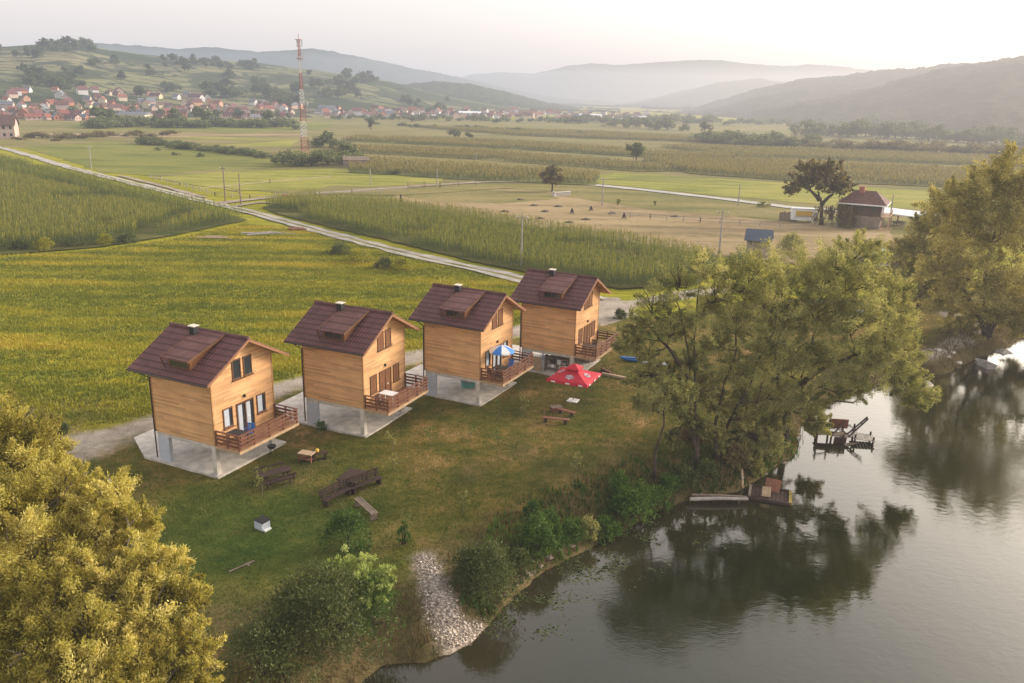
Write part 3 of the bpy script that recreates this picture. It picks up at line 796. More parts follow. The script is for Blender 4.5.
# ================================================================== HILLS
class Hill:
    def __init__(s, crest, base, dist, forest, seed, span, bumps, pw=1.2, back=.5):
        """crest: skyline survey points (px, py); base/dist: (px, metres) of the foot and of the crest"""
        th = []; zc = []
        s.dp = ([p for p, _ in dist], [d for _, d in dist]); s.bp = ([p for p, _ in base], [d for _, d in base])
        s.pxs = []
        for px, py in crest:
            d = ray(px, py); D = np.interp(px, *s.dp); a = math.atan2(d[0], d[1]); th.append(a)
            zc.append(CAM_H + D * d[2] / math.hypot(d[0], d[1])); s.pxs.append(px)
        s.th = np.array(th); s.zc = np.array(zc); s.seed = seed; s.bumps = bumps; s.pw = pw; s.back = back; s.forest = forest
    def z(s, th, r):
        zc = np.interp(th, s.th, s.zc); px = np.interp(th, s.th, s.pxs)
        D = np.interp(px, *s.dp); B = np.interp(px, *s.bp)
        t = np.clip((r - B) / (D - B), 0, 1)
        prof = (t * t * (3 - 2 * t)) ** (s.pw * .7)
        bk = np.clip((r - D) / (D * .5), 0, 1)
        x, y = r * np.sin(th), r * np.cos(th)
        und = (fbm(x / 260, y / 260, s.seed, 3) - .5) * s.bumps[0] * np.clip(t * 2, 0, 1) * np.clip(2.2 * (1 - t) + .25, 0, 1)
        can = (fbm(x / s.bumps[2], y / s.bumps[2], s.seed + 9, 2) - .5) * s.bumps[1] * np.clip(t * 6, 0, 1)
        return np.maximum(zc, 0) * prof * (1 - s.back * bk) + und + can - .6 * (1 - np.clip(t * 8, 0, 1))
    def mesh(s, name, mat, nth, nr):
        th = np.linspace(s.th[0], s.th[-1], nth)
        px = np.interp(th, s.th, s.pxs); D = np.interp(px, *s.dp); B = np.interp(px, *s.bp)
        u = np.linspace(0, 1.5, nr)
        r = B[:, None] + (D - B)[:, None] * u[None]; T = np.repeat(th[:, None], nr, 1)
        z = s.z(T.ravel(), r.ravel()).reshape(T.shape)
        V = np.stack([r * np.sin(T), r * np.cos(T), z], 2).reshape(-1, 3)
        i = (np.arange(nth - 1)[:, None] * nr + np.arange(nr - 1)[None]).ravel()
        return structure(link(name, np_mesh(name, V, np.stack([i, i + 1, i + nr + 1, i + nr], 1), mat, None, True)))

def hillfield_mat():
    m, nt, out = new_mat('hill_fields')
    v = mapping(nt, (1 / 190, 1 / 95, 0), (0, 0, R(25)))
    nz = nt.nodes.new('ShaderNodeTexNoise'); nz.inputs['Scale'].default_value = 1.3; nt.links.new(v, nz.inputs['Vector'])
    vv = mix(nt, .22, v, nz.outputs['Color'])
    vo = nt.nodes.new('ShaderNodeTexVoronoi'); vo.inputs['Scale'].default_value = 1.0; nt.links.new(vv, vo.inputs['Vector'])
    sep = nt.nodes.new('ShaderNodeSeparateColor'); nt.links.new(vo.outputs['Color'], sep.inputs[0])
    col = ramp(nt, [(0, (.034, .046, .018)), (.3, (.060, .078, .026)), (.5, (.105, .115, .045)), (.72, (.17, .165, .075)), (1, (.24, .20, .11))], sep.outputs[0])
    ed = nt.nodes.new('ShaderNodeTexVoronoi'); ed.feature = 'DISTANCE_TO_EDGE'; nt.links.new(vv, ed.inputs['Vector'])
    hedge = math_n(nt, 'LESS_THAN', math_n(nt, 'ADD', ed.outputs['Distance'], math_n(nt, 'MULTIPLY', noise(nt, mapping(nt), .03, 4), .10)), .115)
    col = mix(nt, math_n(nt, 'MULTIPLY', hedge, .8), col, (.03, .042, .02))
    n = noise(nt, mapping(nt), .012, 6, .62)
    wood = ramp(nt, [(.485, (0, 0, 0)), (.54, (1, 1, 1))], n)
    col = mix(nt, math_n(nt, 'MULTIPLY', wood, .85), col, (.035, .048, .022))
    f = noise(nt, mapping(nt), .15, 5, .7)
    col = mix(nt, .5, col, ramp(nt, [(.3, (.6, .6, .6)), (.7, (1.2, 1.2, 1.1))], f), 'MULTIPLY')
    principled(nt, out, col, .95, bump(nt, f, .5, 3), .02); return m
def forest_mat(name, a, b):
    m, nt, out = new_mat(name)
    f = noise(nt, mapping(nt), .055, 5, .7); g = noise(nt, mapping(nt), .006, 4, .6)
    h = math_n(nt, 'ADD', math_n(nt, 'MULTIPLY', f, .6), math_n(nt, 'MULTIPLY', g, .4))
    principled(nt, out, ramp(nt, [(.35, a), (.65, b)], h), .95, bump(nt, f, .9, 6), .02); return m

hillA = Hill([(-420, 40), (-200, 40), (-60, 46), (0, 48), (40, 46), (75, 45), (110, 52), (160, 58), (210, 61), (260, 64), (310, 70), (350, 75), (390, 82), (420, 90), (450, 97), (500, 106), (540, 112), (575, 117)],
             [(-420, 560), (0, 620), (340, 760), (575, 950)], [(-420, 1500), (0, 1450), (250, 1500), (420, 1350), (575, 1200)], False, 11, None, (14, 3, 40), 1.15)
hillA.mesh('hills', hillfield_mat(), 420, 120)
hillA2 = Hill([(380, 92), (400, 85), (430, 82), (470, 84), (510, 93), (545, 103), (590, 111), (620, 117)],
              [(380, 1300), (620, 1350)], [(380, 1750), (620, 1700)], True, 12, None, (8, 7, 14), 1.0)
hillA2.mesh('hills', forest_mat('spur_forest', (.020, .030, .014), (.055, .064, .028)), 260, 80)
hillB = Hill([(-700, 75), (-300, 60), (-100, 52), (60, 44), (90, 43), (135, 46), (180, 51), (210, 48), (260, 52), (310, 50), (350, 56), (400, 66), (450, 77), (500, 87), (560, 98), (620, 108), (660, 116)],
             [(-700, 2200), (660, 2600)], [(-700, 3600), (660, 3600)], True, 13, None, (40, 9, 35), 1.0)
hillB.mesh('hills', forest_mat('ridge_forest', (.026, .036, .024), (.055, .066, .035)), 420, 60)
hillC = Hill([(380, 105), (430, 88), (470, 76), (500, 73), (535, 74), (565, 66), (590, 63), (620, 65), (655, 62), (690, 60), (720, 60), (750, 64), (780, 66), (810, 65), (850, 68), (890, 74), (950, 82), (1050, 95), (1300, 120)],
             [(380, 3500), (1300, 3500)], [(380, 5200), (1300, 5200)], True, 14, None, (60, 10, 50), 1.0)
hillC.mesh('hills', forest_mat('far_ridge_forest', (.028, .036, .028), (.055, .064, .04)), 420, 50)
hillD2 = Hill([(560, 116), (600, 108), (650, 99), (690, 90), (720, 83), (760, 80), (800, 84), (850, 92), (920, 104), (1000, 118)],
              [(560, 2100), (1000, 2100)], [(560, 3100), (1000, 3100)], True, 15, None, (40, 10, 30), 1.0)
hillD2.mesh('hills', forest_mat('hazy_ridge_forest', (.026, .034, .022), (.055, .064, .034)), 320, 50)
hillD = Hill([(640, 122), (680, 113), (720, 104), (760, 93), (800, 83), (830, 79), (870, 75), (905, 72), (950, 66), (985, 64), (1024, 60), (1100, 54), (1250, 50), (1500, 70)],
             [(640, 1500), (800, 1000), (1000, 700), (1500, 600)], [(640, 2100), (800, 1900), (1000, 1600), (1500, 1500)], True, 16, None, (45, 11, 16), .95)
hillD.mesh('hills', forest_mat('right_ridge_forest', (.028, .030, .014), (.065, .062, .03)), 620, 130)
def hill_hit(px, py, h=None):
    h = h or hillA
    d = ray(px, py); a = math.atan2(d[0], d[1]); k = d[2] / math.hypot(d[0], d[1])
    for r in np.arange(560, 1800, 6.0):
        if CAM_H + k * r <= max(0, float(h.z(np.array([a]), np.array([r]))[0])):
            return (r * math.sin(a), r * math.cos(a), max(0, float(h.z(np.array([a]), np.array([r]))[0])))
    return None

# ================================================================== CABINS
S = 1.15
CL, CW, CHS, CHW, CHR, COF, COB = 4.319 * S, 4.619 * S, 1.816 * S, 3.453 * S, 5.468 * S, .632 * S, .731 * S
hx, hy = CL / 2, CW / 2
ZF, ZE, ZR = CHS, CHS + CHW, CHS + CHR
EY = hy + .90                       # eave line
SL = .545         # roof slope
def roof_z(y): return ZR - SL * abs(y)

def window(parent, y, z, w, h, kind, x=None, side=1):
    """frame on the gable wall at x = hx, pane or shutter inside"""
    x = hx if x is None else x
    f = MB()
    t = .075
    f.box(x - .03, x + .05, y - w / 2, y - w / 2 + t, z - h / 2, z + h / 2); f.box(x - .03, x + .05, y + w / 2 - t, y + w / 2, z - h / 2, z + h / 2)
    f.box(x - .03, x + .05, y - w / 2 + t, y + w / 2 - t, z - h / 2, z - h / 2 + t); f.box(x - .03, x + .05, y - w / 2 + t, y + w / 2 - t, z + h / 2 - t, z + h / 2)
    fo = f.build('window', M['frame'], parent)
    if kind == 'shutter':
        MB().box(x - .02, x + .025, y - w / 2 + t, y + w / 2 - t, z - h / 2 + t, z + h / 2 - t).build('shutter', M['shutter'], fo)
    else:
        p = MB().box(x - .02, x + .018, y - w / 2 + t, y + w / 2 - t, z - h / 2 + t, z + h / 2 - t).build('pane', M['glass'], fo)
        if kind == 'curtain':
            MB().box(x + .019, x + .023, y - w / 2 + t + .02, y + w * .12, z - h / 2 + t + .02, z + h / 2 - t - .02).build('curtain', M['curtain'], fo)
    MB().box(x - .02, x + .12, y - w / 2 - .05, y + w / 2 + .05, z - h / 2 - .05, z - h / 2 - .002).build('sill', M['frame'], fo)
    return fo

def make_cabin(pos, yaw, label, win, door):
    t = thing('wooden_cabin', label, 'cabin', (pos[0], pos[1], 0), yaw, 'wooden cabins on concrete stilts')
    # timber box with gables (walls as one shell)
    w = MB()
    zc = roof_z(0) - .16; ze = roof_z(hy) - .16
    w.prism_x([(-hy, ZF), (hy, ZF), (hy, ze), (0, zc), (-hy, ze)], -hx, hx)
    w.build('wall', M['pine'], t)
    # vertical corner boards and gable band
    for (a, b) in ((hx, -hy), (hx, hy), (-hx, -hy)):
        c = MB(); c.box(a - .07, a + .025, b - .025 if b < 0 else b - .07, b + .07 if b < 0 else b + .025, ZF - .01, ze - .05)
        c.build('corner_board', M['trim'], t)
    # roof: two pitches with thickness
    r = MB(); x0, x1 = -hx - COB, hx + COF; th = .12
    ye = EY
    prof = [(-ye, roof_z(ye)), (0, ZR), (ye, roof_z(ye)), (ye, roof_z(ye) - th), (0, ZR - th), (-ye, roof_z(ye) - th)]
    o = len(r.v); r.prism_x(prof, x0, x1)
    ro = r.build('roof', M['roof'], t)
    rc = MB(); rc.tube([(x0 - .02, 0, ZR + .02), (x1 + .02, 0, ZR + .02)], .11, 8); rc.build('ridge_cap', M['roof'], ro)
    for sy in (-1, 1):
        for xx in (x0 - .012, x1 + .012):
            b = MB(); b.beam((xx, 0, ZR - .13), (xx, sy * ye, roof_z(ye) - .13), .028, .15)
            b.build('barge_board', M['barge'], ro)
    sf = MB()
    for sy in (-1, 1):
        sf.add([(x0 + .02, 0, ZR - th - .012), (x1 - .02, 0, ZR - th - .012), (x1 - .02, sy * (ye - .02), roof_z(ye) - th - .012), (x0 + .02, sy * (ye - .02), roof_z(ye) - th - .012)], [(0, 1, 2, 3)])
    sf.build('soffit', M['trim'], ro)
    for sy in (-1, 1):
        MB().tube([(x0, sy * (ye + .05), roof_z(ye) - .10), (x1, sy * (ye + .05), roof_z(ye) - .10)], .065, 6).build('gutter', M['gutter'], t)
    g = MB()
    g.tube([(-hx - .08, -ye - .05, roof_z(ye) - .12), (-hx - .08, -hy - .06, roof_z(ye) - .75), (-hx - .08, -hy - .06, .3)], .045, 6)
    g.build('downpipe', M['gutter'], t)
    # shed dormer on the near pitch
    d0, d1 = -.52, 1.22; yb = -3.25; zb = 7.50; yt = -.15; zt = roof_z(yt) + .10
    dm = MB(); dm.add([(d0 - .22, yt, zt), (d1 + .22, yt, zt), (d1 + .22, yb, zb), (d0 - .22, yb, zb), (d0 - .22, yt, zt - .1), (d1 + .22, yt, zt - .1), (d1 + .22, yb, zb - .1), (d0 - .22, yb, zb - .1)],
                      [(0, 1, 2, 3), (7, 6, 5, 4), (3, 2, 6, 7), (0, 3, 7, 4), (1, 5, 6, 2), (0, 4, 5, 1)])
    do = dm.build('dormer', M['roof'], t)
    dz = lambda y: zb - .1 + (zt - zb) * (y - yb) / (yt - yb)
    yf = -2.9
    ck = MB()
    for xx in (d0, d1 - .08):
        ck.add([(xx, yf, roof_z(yf) - .05), (xx, yf, dz(yf)), (xx, -.5, dz(-.5)), (xx, -.5, roof_z(-.5) - .05), (xx + .08, yf, roof_z(yf) - .05), (xx + .08, yf, dz(yf)), (xx + .08, -.5, dz(-.5)), (xx + .08, -.5, roof_z(-.5) - .05)],
               [(0, 1, 2, 3), (7, 6, 5, 4), (0, 4, 5, 1), (1, 5, 6, 2), (2, 6, 7, 3), (3, 7, 4, 0)])
    ck.box(d0 + .08, d1 - .08, yf + .02, yf + .1, roof_z(yf) - .05, dz(yf) - .01)
    ck.build('cheek', M['shutter'], do)
    fr = MB(); zl, zh = roof_z(yf) + .06, dz(yf) - .06
    for a in (d0 + .1, d0 + .82, d1 - .16): fr.box(a, a + .06, yf - .03, yf + .02, zl, zh)
    fr.box(d0 + .16, d0 + .82, yf - .03, yf + .02, zl, zl + .05); fr.box(d0 + .88, d1 - .16, yf - .03, yf + .02, zl, zl + .05)
    wf = fr.build('window', M['frame'], do)
    MB().box(d0 + .16, d1 - .16, yf - .012, yf + .012, zl + .05, zh).build('glazing', M['glass'], do)
    lf = MB(); lf.beam((d0 - .235, yb - .01, zb - .06), (d0 - .235, yt, zt - .06), .025, .16); lf.beam((d1 + .235, yb - .01, zb - .06), (d1 + .235, yt, zt - .06), .025, .16)
    lf.beam((d0 - .2, yb - .03, zb - .08), (d0 - .2, yb + .25, zb - .75), .07, .05)
    lf.build('verge_board', M['frame'], do)
    # chimney
    cx, cy = -.72, -.55
    ch = MB(); ch.box(cx - .2, cx + .2, cy - .2, cy + .2, roof_z(cy - .3) - .1, ZR + .36)
    cho = ch.build('chimney', M['black'], t)
    MB().box(cx - .25, cx + .25, cy - .25, cy + .25, ZR + .362, ZR + .42).build('cap', M['fascia'], cho)
    # windows and door on the gable wall
    for yy in (-.48, .48): window(t, yy, 6.42, .74, 1.3, win[0])
    window(t, -1.47, ZF + 1.47, .8, 1.28, win[1]); window(t, 1.45, ZF + 1.47, .8, 1.28, win[1])
    df = MB(); dy, dw, dh = .02, 1.5, 2.1
    for a in (dy - dw / 2, dy - .04, dy + dw / 2 - .08): df.box(hx - .03, hx + .06, a, a + .08, ZF + .02, ZF + dh)
    df.box(hx - .03, hx + .058, dy - dw / 2 + .08, dy + dw / 2 - .08, ZF + dh - .09, ZF + dh)
    dfo = df.build('door', M['frame'], t)
    for k, (a, b_) in enumerate(((dy - dw / 2 + .08, dy - .04), (dy + .04, dy + dw / 2 - .08))):
        if door == 'glass':
            MB().box(hx - .02, hx + .02, a, b_, ZF + .05, ZF + dh - .1).build('pane', M['glass'], dfo)
            MB().box(hx + .021, hx + .026, a + .06, a + (b_ - a) * .62, ZF + .1, ZF + dh - .16).build('curtain', M['curtain'], dfo)
        else:
            MB().box(hx - .02, hx + .03, a, b_, ZF + .05, ZF + dh - .1).build('leaf', M['shutter'], dfo)
    MB().tube([(hx + .06, dy + .12, ZF + 1.02), (hx + .11, dy + .12, ZF + 1.02), (hx + .11, dy + .23, ZF + 1.02)], .014, 6).build('handle', M['steel'], dfo)
    lp = MB().box(hx + .001, hx + .12, -.06, .06, ZF + 2.35, ZF + 2.52); lp.build('wall_lamp', M['black'], t)
    # ring beam and pillars
    rb = MB(); rb.box(-hx + .03, hx - .03, -hy + .03, -hy + .33, ZF - .26, ZF - .004); rb.box(-hx + .03, hx - .03, hy - .33, hy - .03, ZF - .26, ZF - .004)
    rb.box(hx - .33, hx - .03, -hy + .33, hy - .33, ZF - .26, ZF - .004); rb.box(-hx + .03, -hx + .33, -hy + .33, hy - .33, ZF - .26, ZF - .004)
    rb.build('ring_beam', M['concrete'], t)
    MB().box(-hx + .33, hx - .33, -hy + .33, hy - .33, ZF - .16, ZF - .01).build('floor_slab', M['concrete'], t)
    for (a, b_, ww) in ((hx - .22, -hy + .2, .32), (hx - .22, hy - .2, .32)):
        MB().box(a - ww / 2, a + ww / 2, b_ - ww / 2, b_ + ww / 2, .03, ZF - .262).build('pillar', M['concrete'], t)
    MB().box(-hx + .04, -hx + .95, -hy + .035, -hy + .30, .03, ZF - .262).build('pillar', M['plaster'], t)
    MB().box(-hx + .04, -hx + .30, hy - .95, hy - .04, .03, ZF - .262).build('pillar', M['plaster'], t)
    pad = MB(); pad.prism([(hx + .15, -hy - .12), (hx + .15, hy + .75), (-hx - 4.3, hy + .75), (-hx - 4.3, -hy + 1.7), (-hx - 1.2, -hy - .12)], -.4, .12)
    pad.build('concrete_pad', M['concrete'], t)
    # balcony
    bx0, bx1 = hx + .004, hx + 1.95
    MB().box(bx0, bx1, -hy, hy, ZF - .03, ZF + .03).build('deck', M['deck'], t)
    jo = MB()
    for yy in np.linspace(-hy + .12, hy - .12, 5): jo.box(bx0, bx1 - .05, yy - .05, yy + .05, ZF - .2, ZF - .032)
    jo.build('joist', M['trim'], t)
    for q_ in ((bx1 + .001, bx1 + .035, -hy - .03, hy + .03), (bx0, bx1, -hy - .035, -hy - .001), (bx0, bx1, hy + .001, hy + .035)):
        MB().box(*q_, ZF - .15, ZF + .028).build('fascia', M['deckedge'], t)
    rl = MB()
    posts = [(bx1 - .06, yy) for yy in np.linspace(-hy + .05, hy - .05, 5)] + [(bx0 + .08, -hy + .05), (bx0 + .08, hy - .05), ((bx0 + bx1) / 2, -hy + .05), ((bx0 + bx1) / 2, hy - .05)]
    for (a, b_) in posts: rl.box(a - .045, a + .045, b_ - .045, b_ + .045, ZF + .031, ZF + .98)
    for zz in (.22, .46, .70):
        rl.box(bx1 - .013, bx1 + .012, -hy + .06, hy - .06, ZF + zz, ZF + zz + .13)
        for yy in (-hy + .002, hy - .027): rl.box(bx0 + .04, bx1 - .1, yy - .0, yy + .025, ZF + zz, ZF + zz + .13)
    rl.box(bx1 - .11, bx1 + .03, -hy - .02, hy + .02, ZF + .982, ZF + 1.03)
    rl.box(bx0, bx1 - .112, -hy - .02, -hy + .11, ZF + .982, ZF + 1.028); rl.box(bx0, bx1 - .112, hy - .11, hy + .02, ZF + .982, ZF + 1.028)
    rl.build('railing', M['rail'], t)
    return t

cab = [((-15.5697, 39.983), -25.325), ((-8.7347, 45.829), -23.984), ((-2.0517, 51.448), -26.388), ((4.5772, 57.367), -26.371)]
cab_xf = []
labs = ['leftmost wooden cabin, white curtains in its lower windows, nearest the golden willow',
        'wooden cabin with closed brown shutters and a white table on its deck',
        'wooden cabin with a blue and white umbrella standing on its deck',
        'wooden cabin behind the big red parasol, farthest of the four from the golden willow']
wins = [('glass', 'curtain', 'glass'), ('shutter', 'shutter', 'shutter'), ('shutter', 'curtain', 'glass'), ('shutter', 'shutter', 'shutter')]
for (p, yw), lb, wn in zip(cab, labs, wins):
    bx, by = p[0] * S, p[1] * S; a = R(yw); ca, sa = math.cos(a), math.sin(a)
    ox, oy = bx - hx * ca - hy * sa, by - hx * sa + hy * ca
    make_cabin((ox, oy), a, lb, (wn[0], wn[1]), wn[2]); cab_xf.append((ox, oy, a))
def cabin_pt(i, lx, ly, z=0.0):
    ox, oy, a = cab_xf[i]; return (ox + lx * math.cos(a) - ly * math.sin(a), oy + lx * math.sin(a) + ly * math.cos(a), z)

# ---- on and under the decks
def chair(loc, rz, label, mat, group=None):
    t = thing('garden_chair', label, 'chair', loc, rz, group)
    MB().box(-.24, .24, -.24, .22, .40, .44).build('seat', M[mat], t)
    b = MB(); 
    for k in range(5): b.box(-.22 + k * .095, -.16 + k * .095, .21, .25, .46, .88)
    b.box(-.24, .24, .205, .255, .86, .93); b.build('backrest', M[mat], t)
    for sx in (-1, 1):
        for sy in (-1, 1): MB().beam((sx * .21, sy * .2, 0), (sx * .20, sy * .19, .40), .04).build('leg', M[mat], t)
        MB().box(sx * .25 - .025, sx * .25 + .025, -.2, .22, .62, .65).build('armrest', M[mat], t)
    return t
def deck_table(loc, rz, label, mat, w=1.1, d=.75):
    t = thing('deck_table', label, 'table', loc, rz)
    MB().box(-w / 2, w / 2, -d / 2, d / 2, .70, .745).build('tabletop', M[mat], t)
    for sx in (-1, 1):
        for sy in (-1, 1): MB().beam((sx * (w / 2 - .08), sy * (d / 2 - .08), 0), (sx * (w / 2 - .08), sy * (d / 2 - .08), .70), .05).build('leg', M[mat], t)
    return t
zd = ZF + .032
a0 = [c[2] for c in cab_xf]
deck_table(cabin_pt(0, hx + .95, -1.7, zd), a0[0], 'dark table on the deck of the cabin with white curtains', 'black')
chair(cabin_pt(0, hx + 1.0, -.75, zd), a0[0] + .3, 'blue garden chair beside the dark deck table of the cabin with white curtains', 'blue')
deck_table(cabin_pt(1, hx + .9, -.9, zd), a0[1], 'white table on the deck of the cabin with closed brown shutters', 'white', 1.2, .8)
chair(cabin_pt(1, hx + .85, -2.0, zd), a0[1] + 1.6, 'dark wooden chair beside the white deck table', 'darkwood')
deck_table(cabin_pt(2, hx + .95, -1.0, zd), a0[2], 'dark table under the blue and white umbrella', 'darkwood', 1.1, .8)
chair(cabin_pt(2, hx + .6, -1.95, zd), a0[2] + 2.9, 'dark chair under the umbrella, close to the house wall', 'darkwood')
chair(cabin_pt(2, hx + 1.3, -2.0, zd), a0[2] + 3.3, 'dark chair under the umbrella, out by the deck railing', 'darkwood')
chair(cabin_pt(2, hx + 1.0, .4, zd), a0[2], 'blue chair past the umbrella on the open side of the deck', 'blue')
deck_table(cabin_pt(3, hx + .9, -1.6, zd), a0[3], 'dark table on the deck above the red parasol', 'darkwood', 1.1, .8)
chair(cabin_pt(3, hx + .9, -.6, zd), a0[3], 'dark wooden chair on the deck above the red parasol', 'darkwood')

def round_umbrella(loc):
    t = thing('deck_umbrella', 'blue and white round umbrella open above a deck table', 'umbrella', loc)
    MB().tube([(0, 0, .06), (0, 0, 2.55)], .022, 8).build('pole', M['steel'], t)
    MB().tube([(0, 0, 0), (0, 0, .06)], [.26, .2], 12).build('base', M['concrete'], t)
    n = 8; rr = .98
    for k in range(n):
        a, b = 2 * PI * k / n, 2 * PI * (k + 1) / n; m = MB(); rows = 5; vs = []; fs = []
        for i in range(rows):
            u = i / (rows - 1); z = 2.52 - .42 * u ** 1.6
            for j in range(4):
                aa = a + (b - a) * j / 3; sag = 1 - .06 * u * math.sin(PI * j / 3)
                vs.append((rr * u * sag * math.cos(aa), rr * u * sag * math.sin(aa), z - .03 * u * math.sin(PI * j / 3)))
        o = len(vs); vs += [(rr * math.cos(a + (b - a) * j / 3), rr * math.sin(a + (b - a) * j / 3), 1.97) for j in range(4)]
        for i in range(rows - 1):
            for j in range(3): fs.append((i * 4 + j, i * 4 + j + 1, i * 4 + j + 5, i * 4 + j + 4))
        for j in range(3): fs.append(((rows - 1) * 4 + j, (rows - 1) * 4 + j + 1, o + j + 1, o + j))
        m.add(vs, fs).build('canopy_panel', M['bluecloth'] if k % 2 else M['white'], t)
    return t
round_umbrella(cabin_pt(2, hx + .95, -1.0, zd))

# clutter under the last cabin
def under():
    px = lambda lx, ly: cabin_pt(3, lx, ly, .06)
    t = thing('wall_panel', 'yellowish board leaning under the cabin behind the red parasol', 'board', px(-hx + 1.5, -hy + .1), a0[3])
    MB().cbox((0, 0, .68), (.85, .05, 1.36), 0, .08).build('board', M['palewood'], t); MB().cbox((0, .06, .7), (.06, .05, 1.3)).build('batten', M['greywood'], t)
    t = thing('shelf_rack', 'dark shelf rack with stored things under the last cabin', 'shelf', px(.7, -hy + .7), a0[3])
    for sx in (-1.1, 0, 1.1): MB().box(sx - .04, sx + .04, -.25, .25, 0, 1.5).build('upright', M['oldwood'], t)
    for zz in (.25, .8, 1.35): MB().box(-1.14, 1.14, -.28, .28, zz, zz + .04).build('shelf', M['oldwood'], t)
    rng = random.Random(3)
    for k in range(4):
        mt = ['stonewall', 'darkwood', 'white', 'greywood'][k]; nm = ['grey crate', 'dark crate', 'white box', 'silvered wooden box'][k]
        loc = cabin_pt(3, .7 - .85 + k * .5, -hy + .7, .06 + .845)
        c = thing('storage_crate', nm + ' on the middle shelf under the last cabin', 'crate', loc, a0[3])
        h = .26 + .08 * (k % 3)
        MB().box(-.2, .2, -.19, .19, 0, h).build('crate_body', M[mt], c); MB().box(-.21, .21, -.2, .2, h, h + .03).build('lid', M['oldwood'], c)
    t = thing('freezer_chest', 'white chest standing under the last cabin by the plastered pillar', 'chest', px(-hx + 1.7, -hy + 1.6), a0[3])
    MB().box(-.65, .65, -.35, .35, 0, .8).build('chest_body', M['white'], t, bevel=.02); MB().box(-.67, .67, -.37, .37, .802, .88).build('lid', M['plaster'], t, bevel=.02)
    t = thing('low_wall', 'rubble stone wall closing the back under the last cabin', 'wall', px(.3, hy - .7), a0[3])
    MB().box(-1.9, 1.9, -.12, .12, 0, 1.2).build('masonry', M['stonewall'], t); MB().box(-1.92, 1.92, -.14, .14, 1.202, 1.26).build('coping', M['concrete'], t)
under()
t = thing('water_tank', 'teal round tub stored under the cabin with the deck umbrella', 'tub', cabin_pt(2, -.4, .6, .056))
MB().tube([(0, 0, 0), (0, 0, .45), (0, 0, .5)], [.55, .6, .63], 18).build('tub_body', M['teal'], t); MB().tube([(0, 0, .502), (0, 0, .53)], .6, 18).build('cover', M['bluetin'], t)
t = thing('grill', 'small black grill standing at the pillar under the leftmost deck', 'grill', cabin_pt(0, hx + .7, 1.4, .0))
MB().tube([(0, 0, .52), (0, 0, .62), (0, 0, .72)], [.16, .27, .3], 12).build('bowl', M['black'], t)
for k in range(3): MB().beam((.3 * math.cos(k * 2.1), .3 * math.sin(k * 2.1), 0), (.15 * math.cos(k * 2.1), .15 * math.sin(k * 2.1), .54), .03).build('leg', M['black'], t)

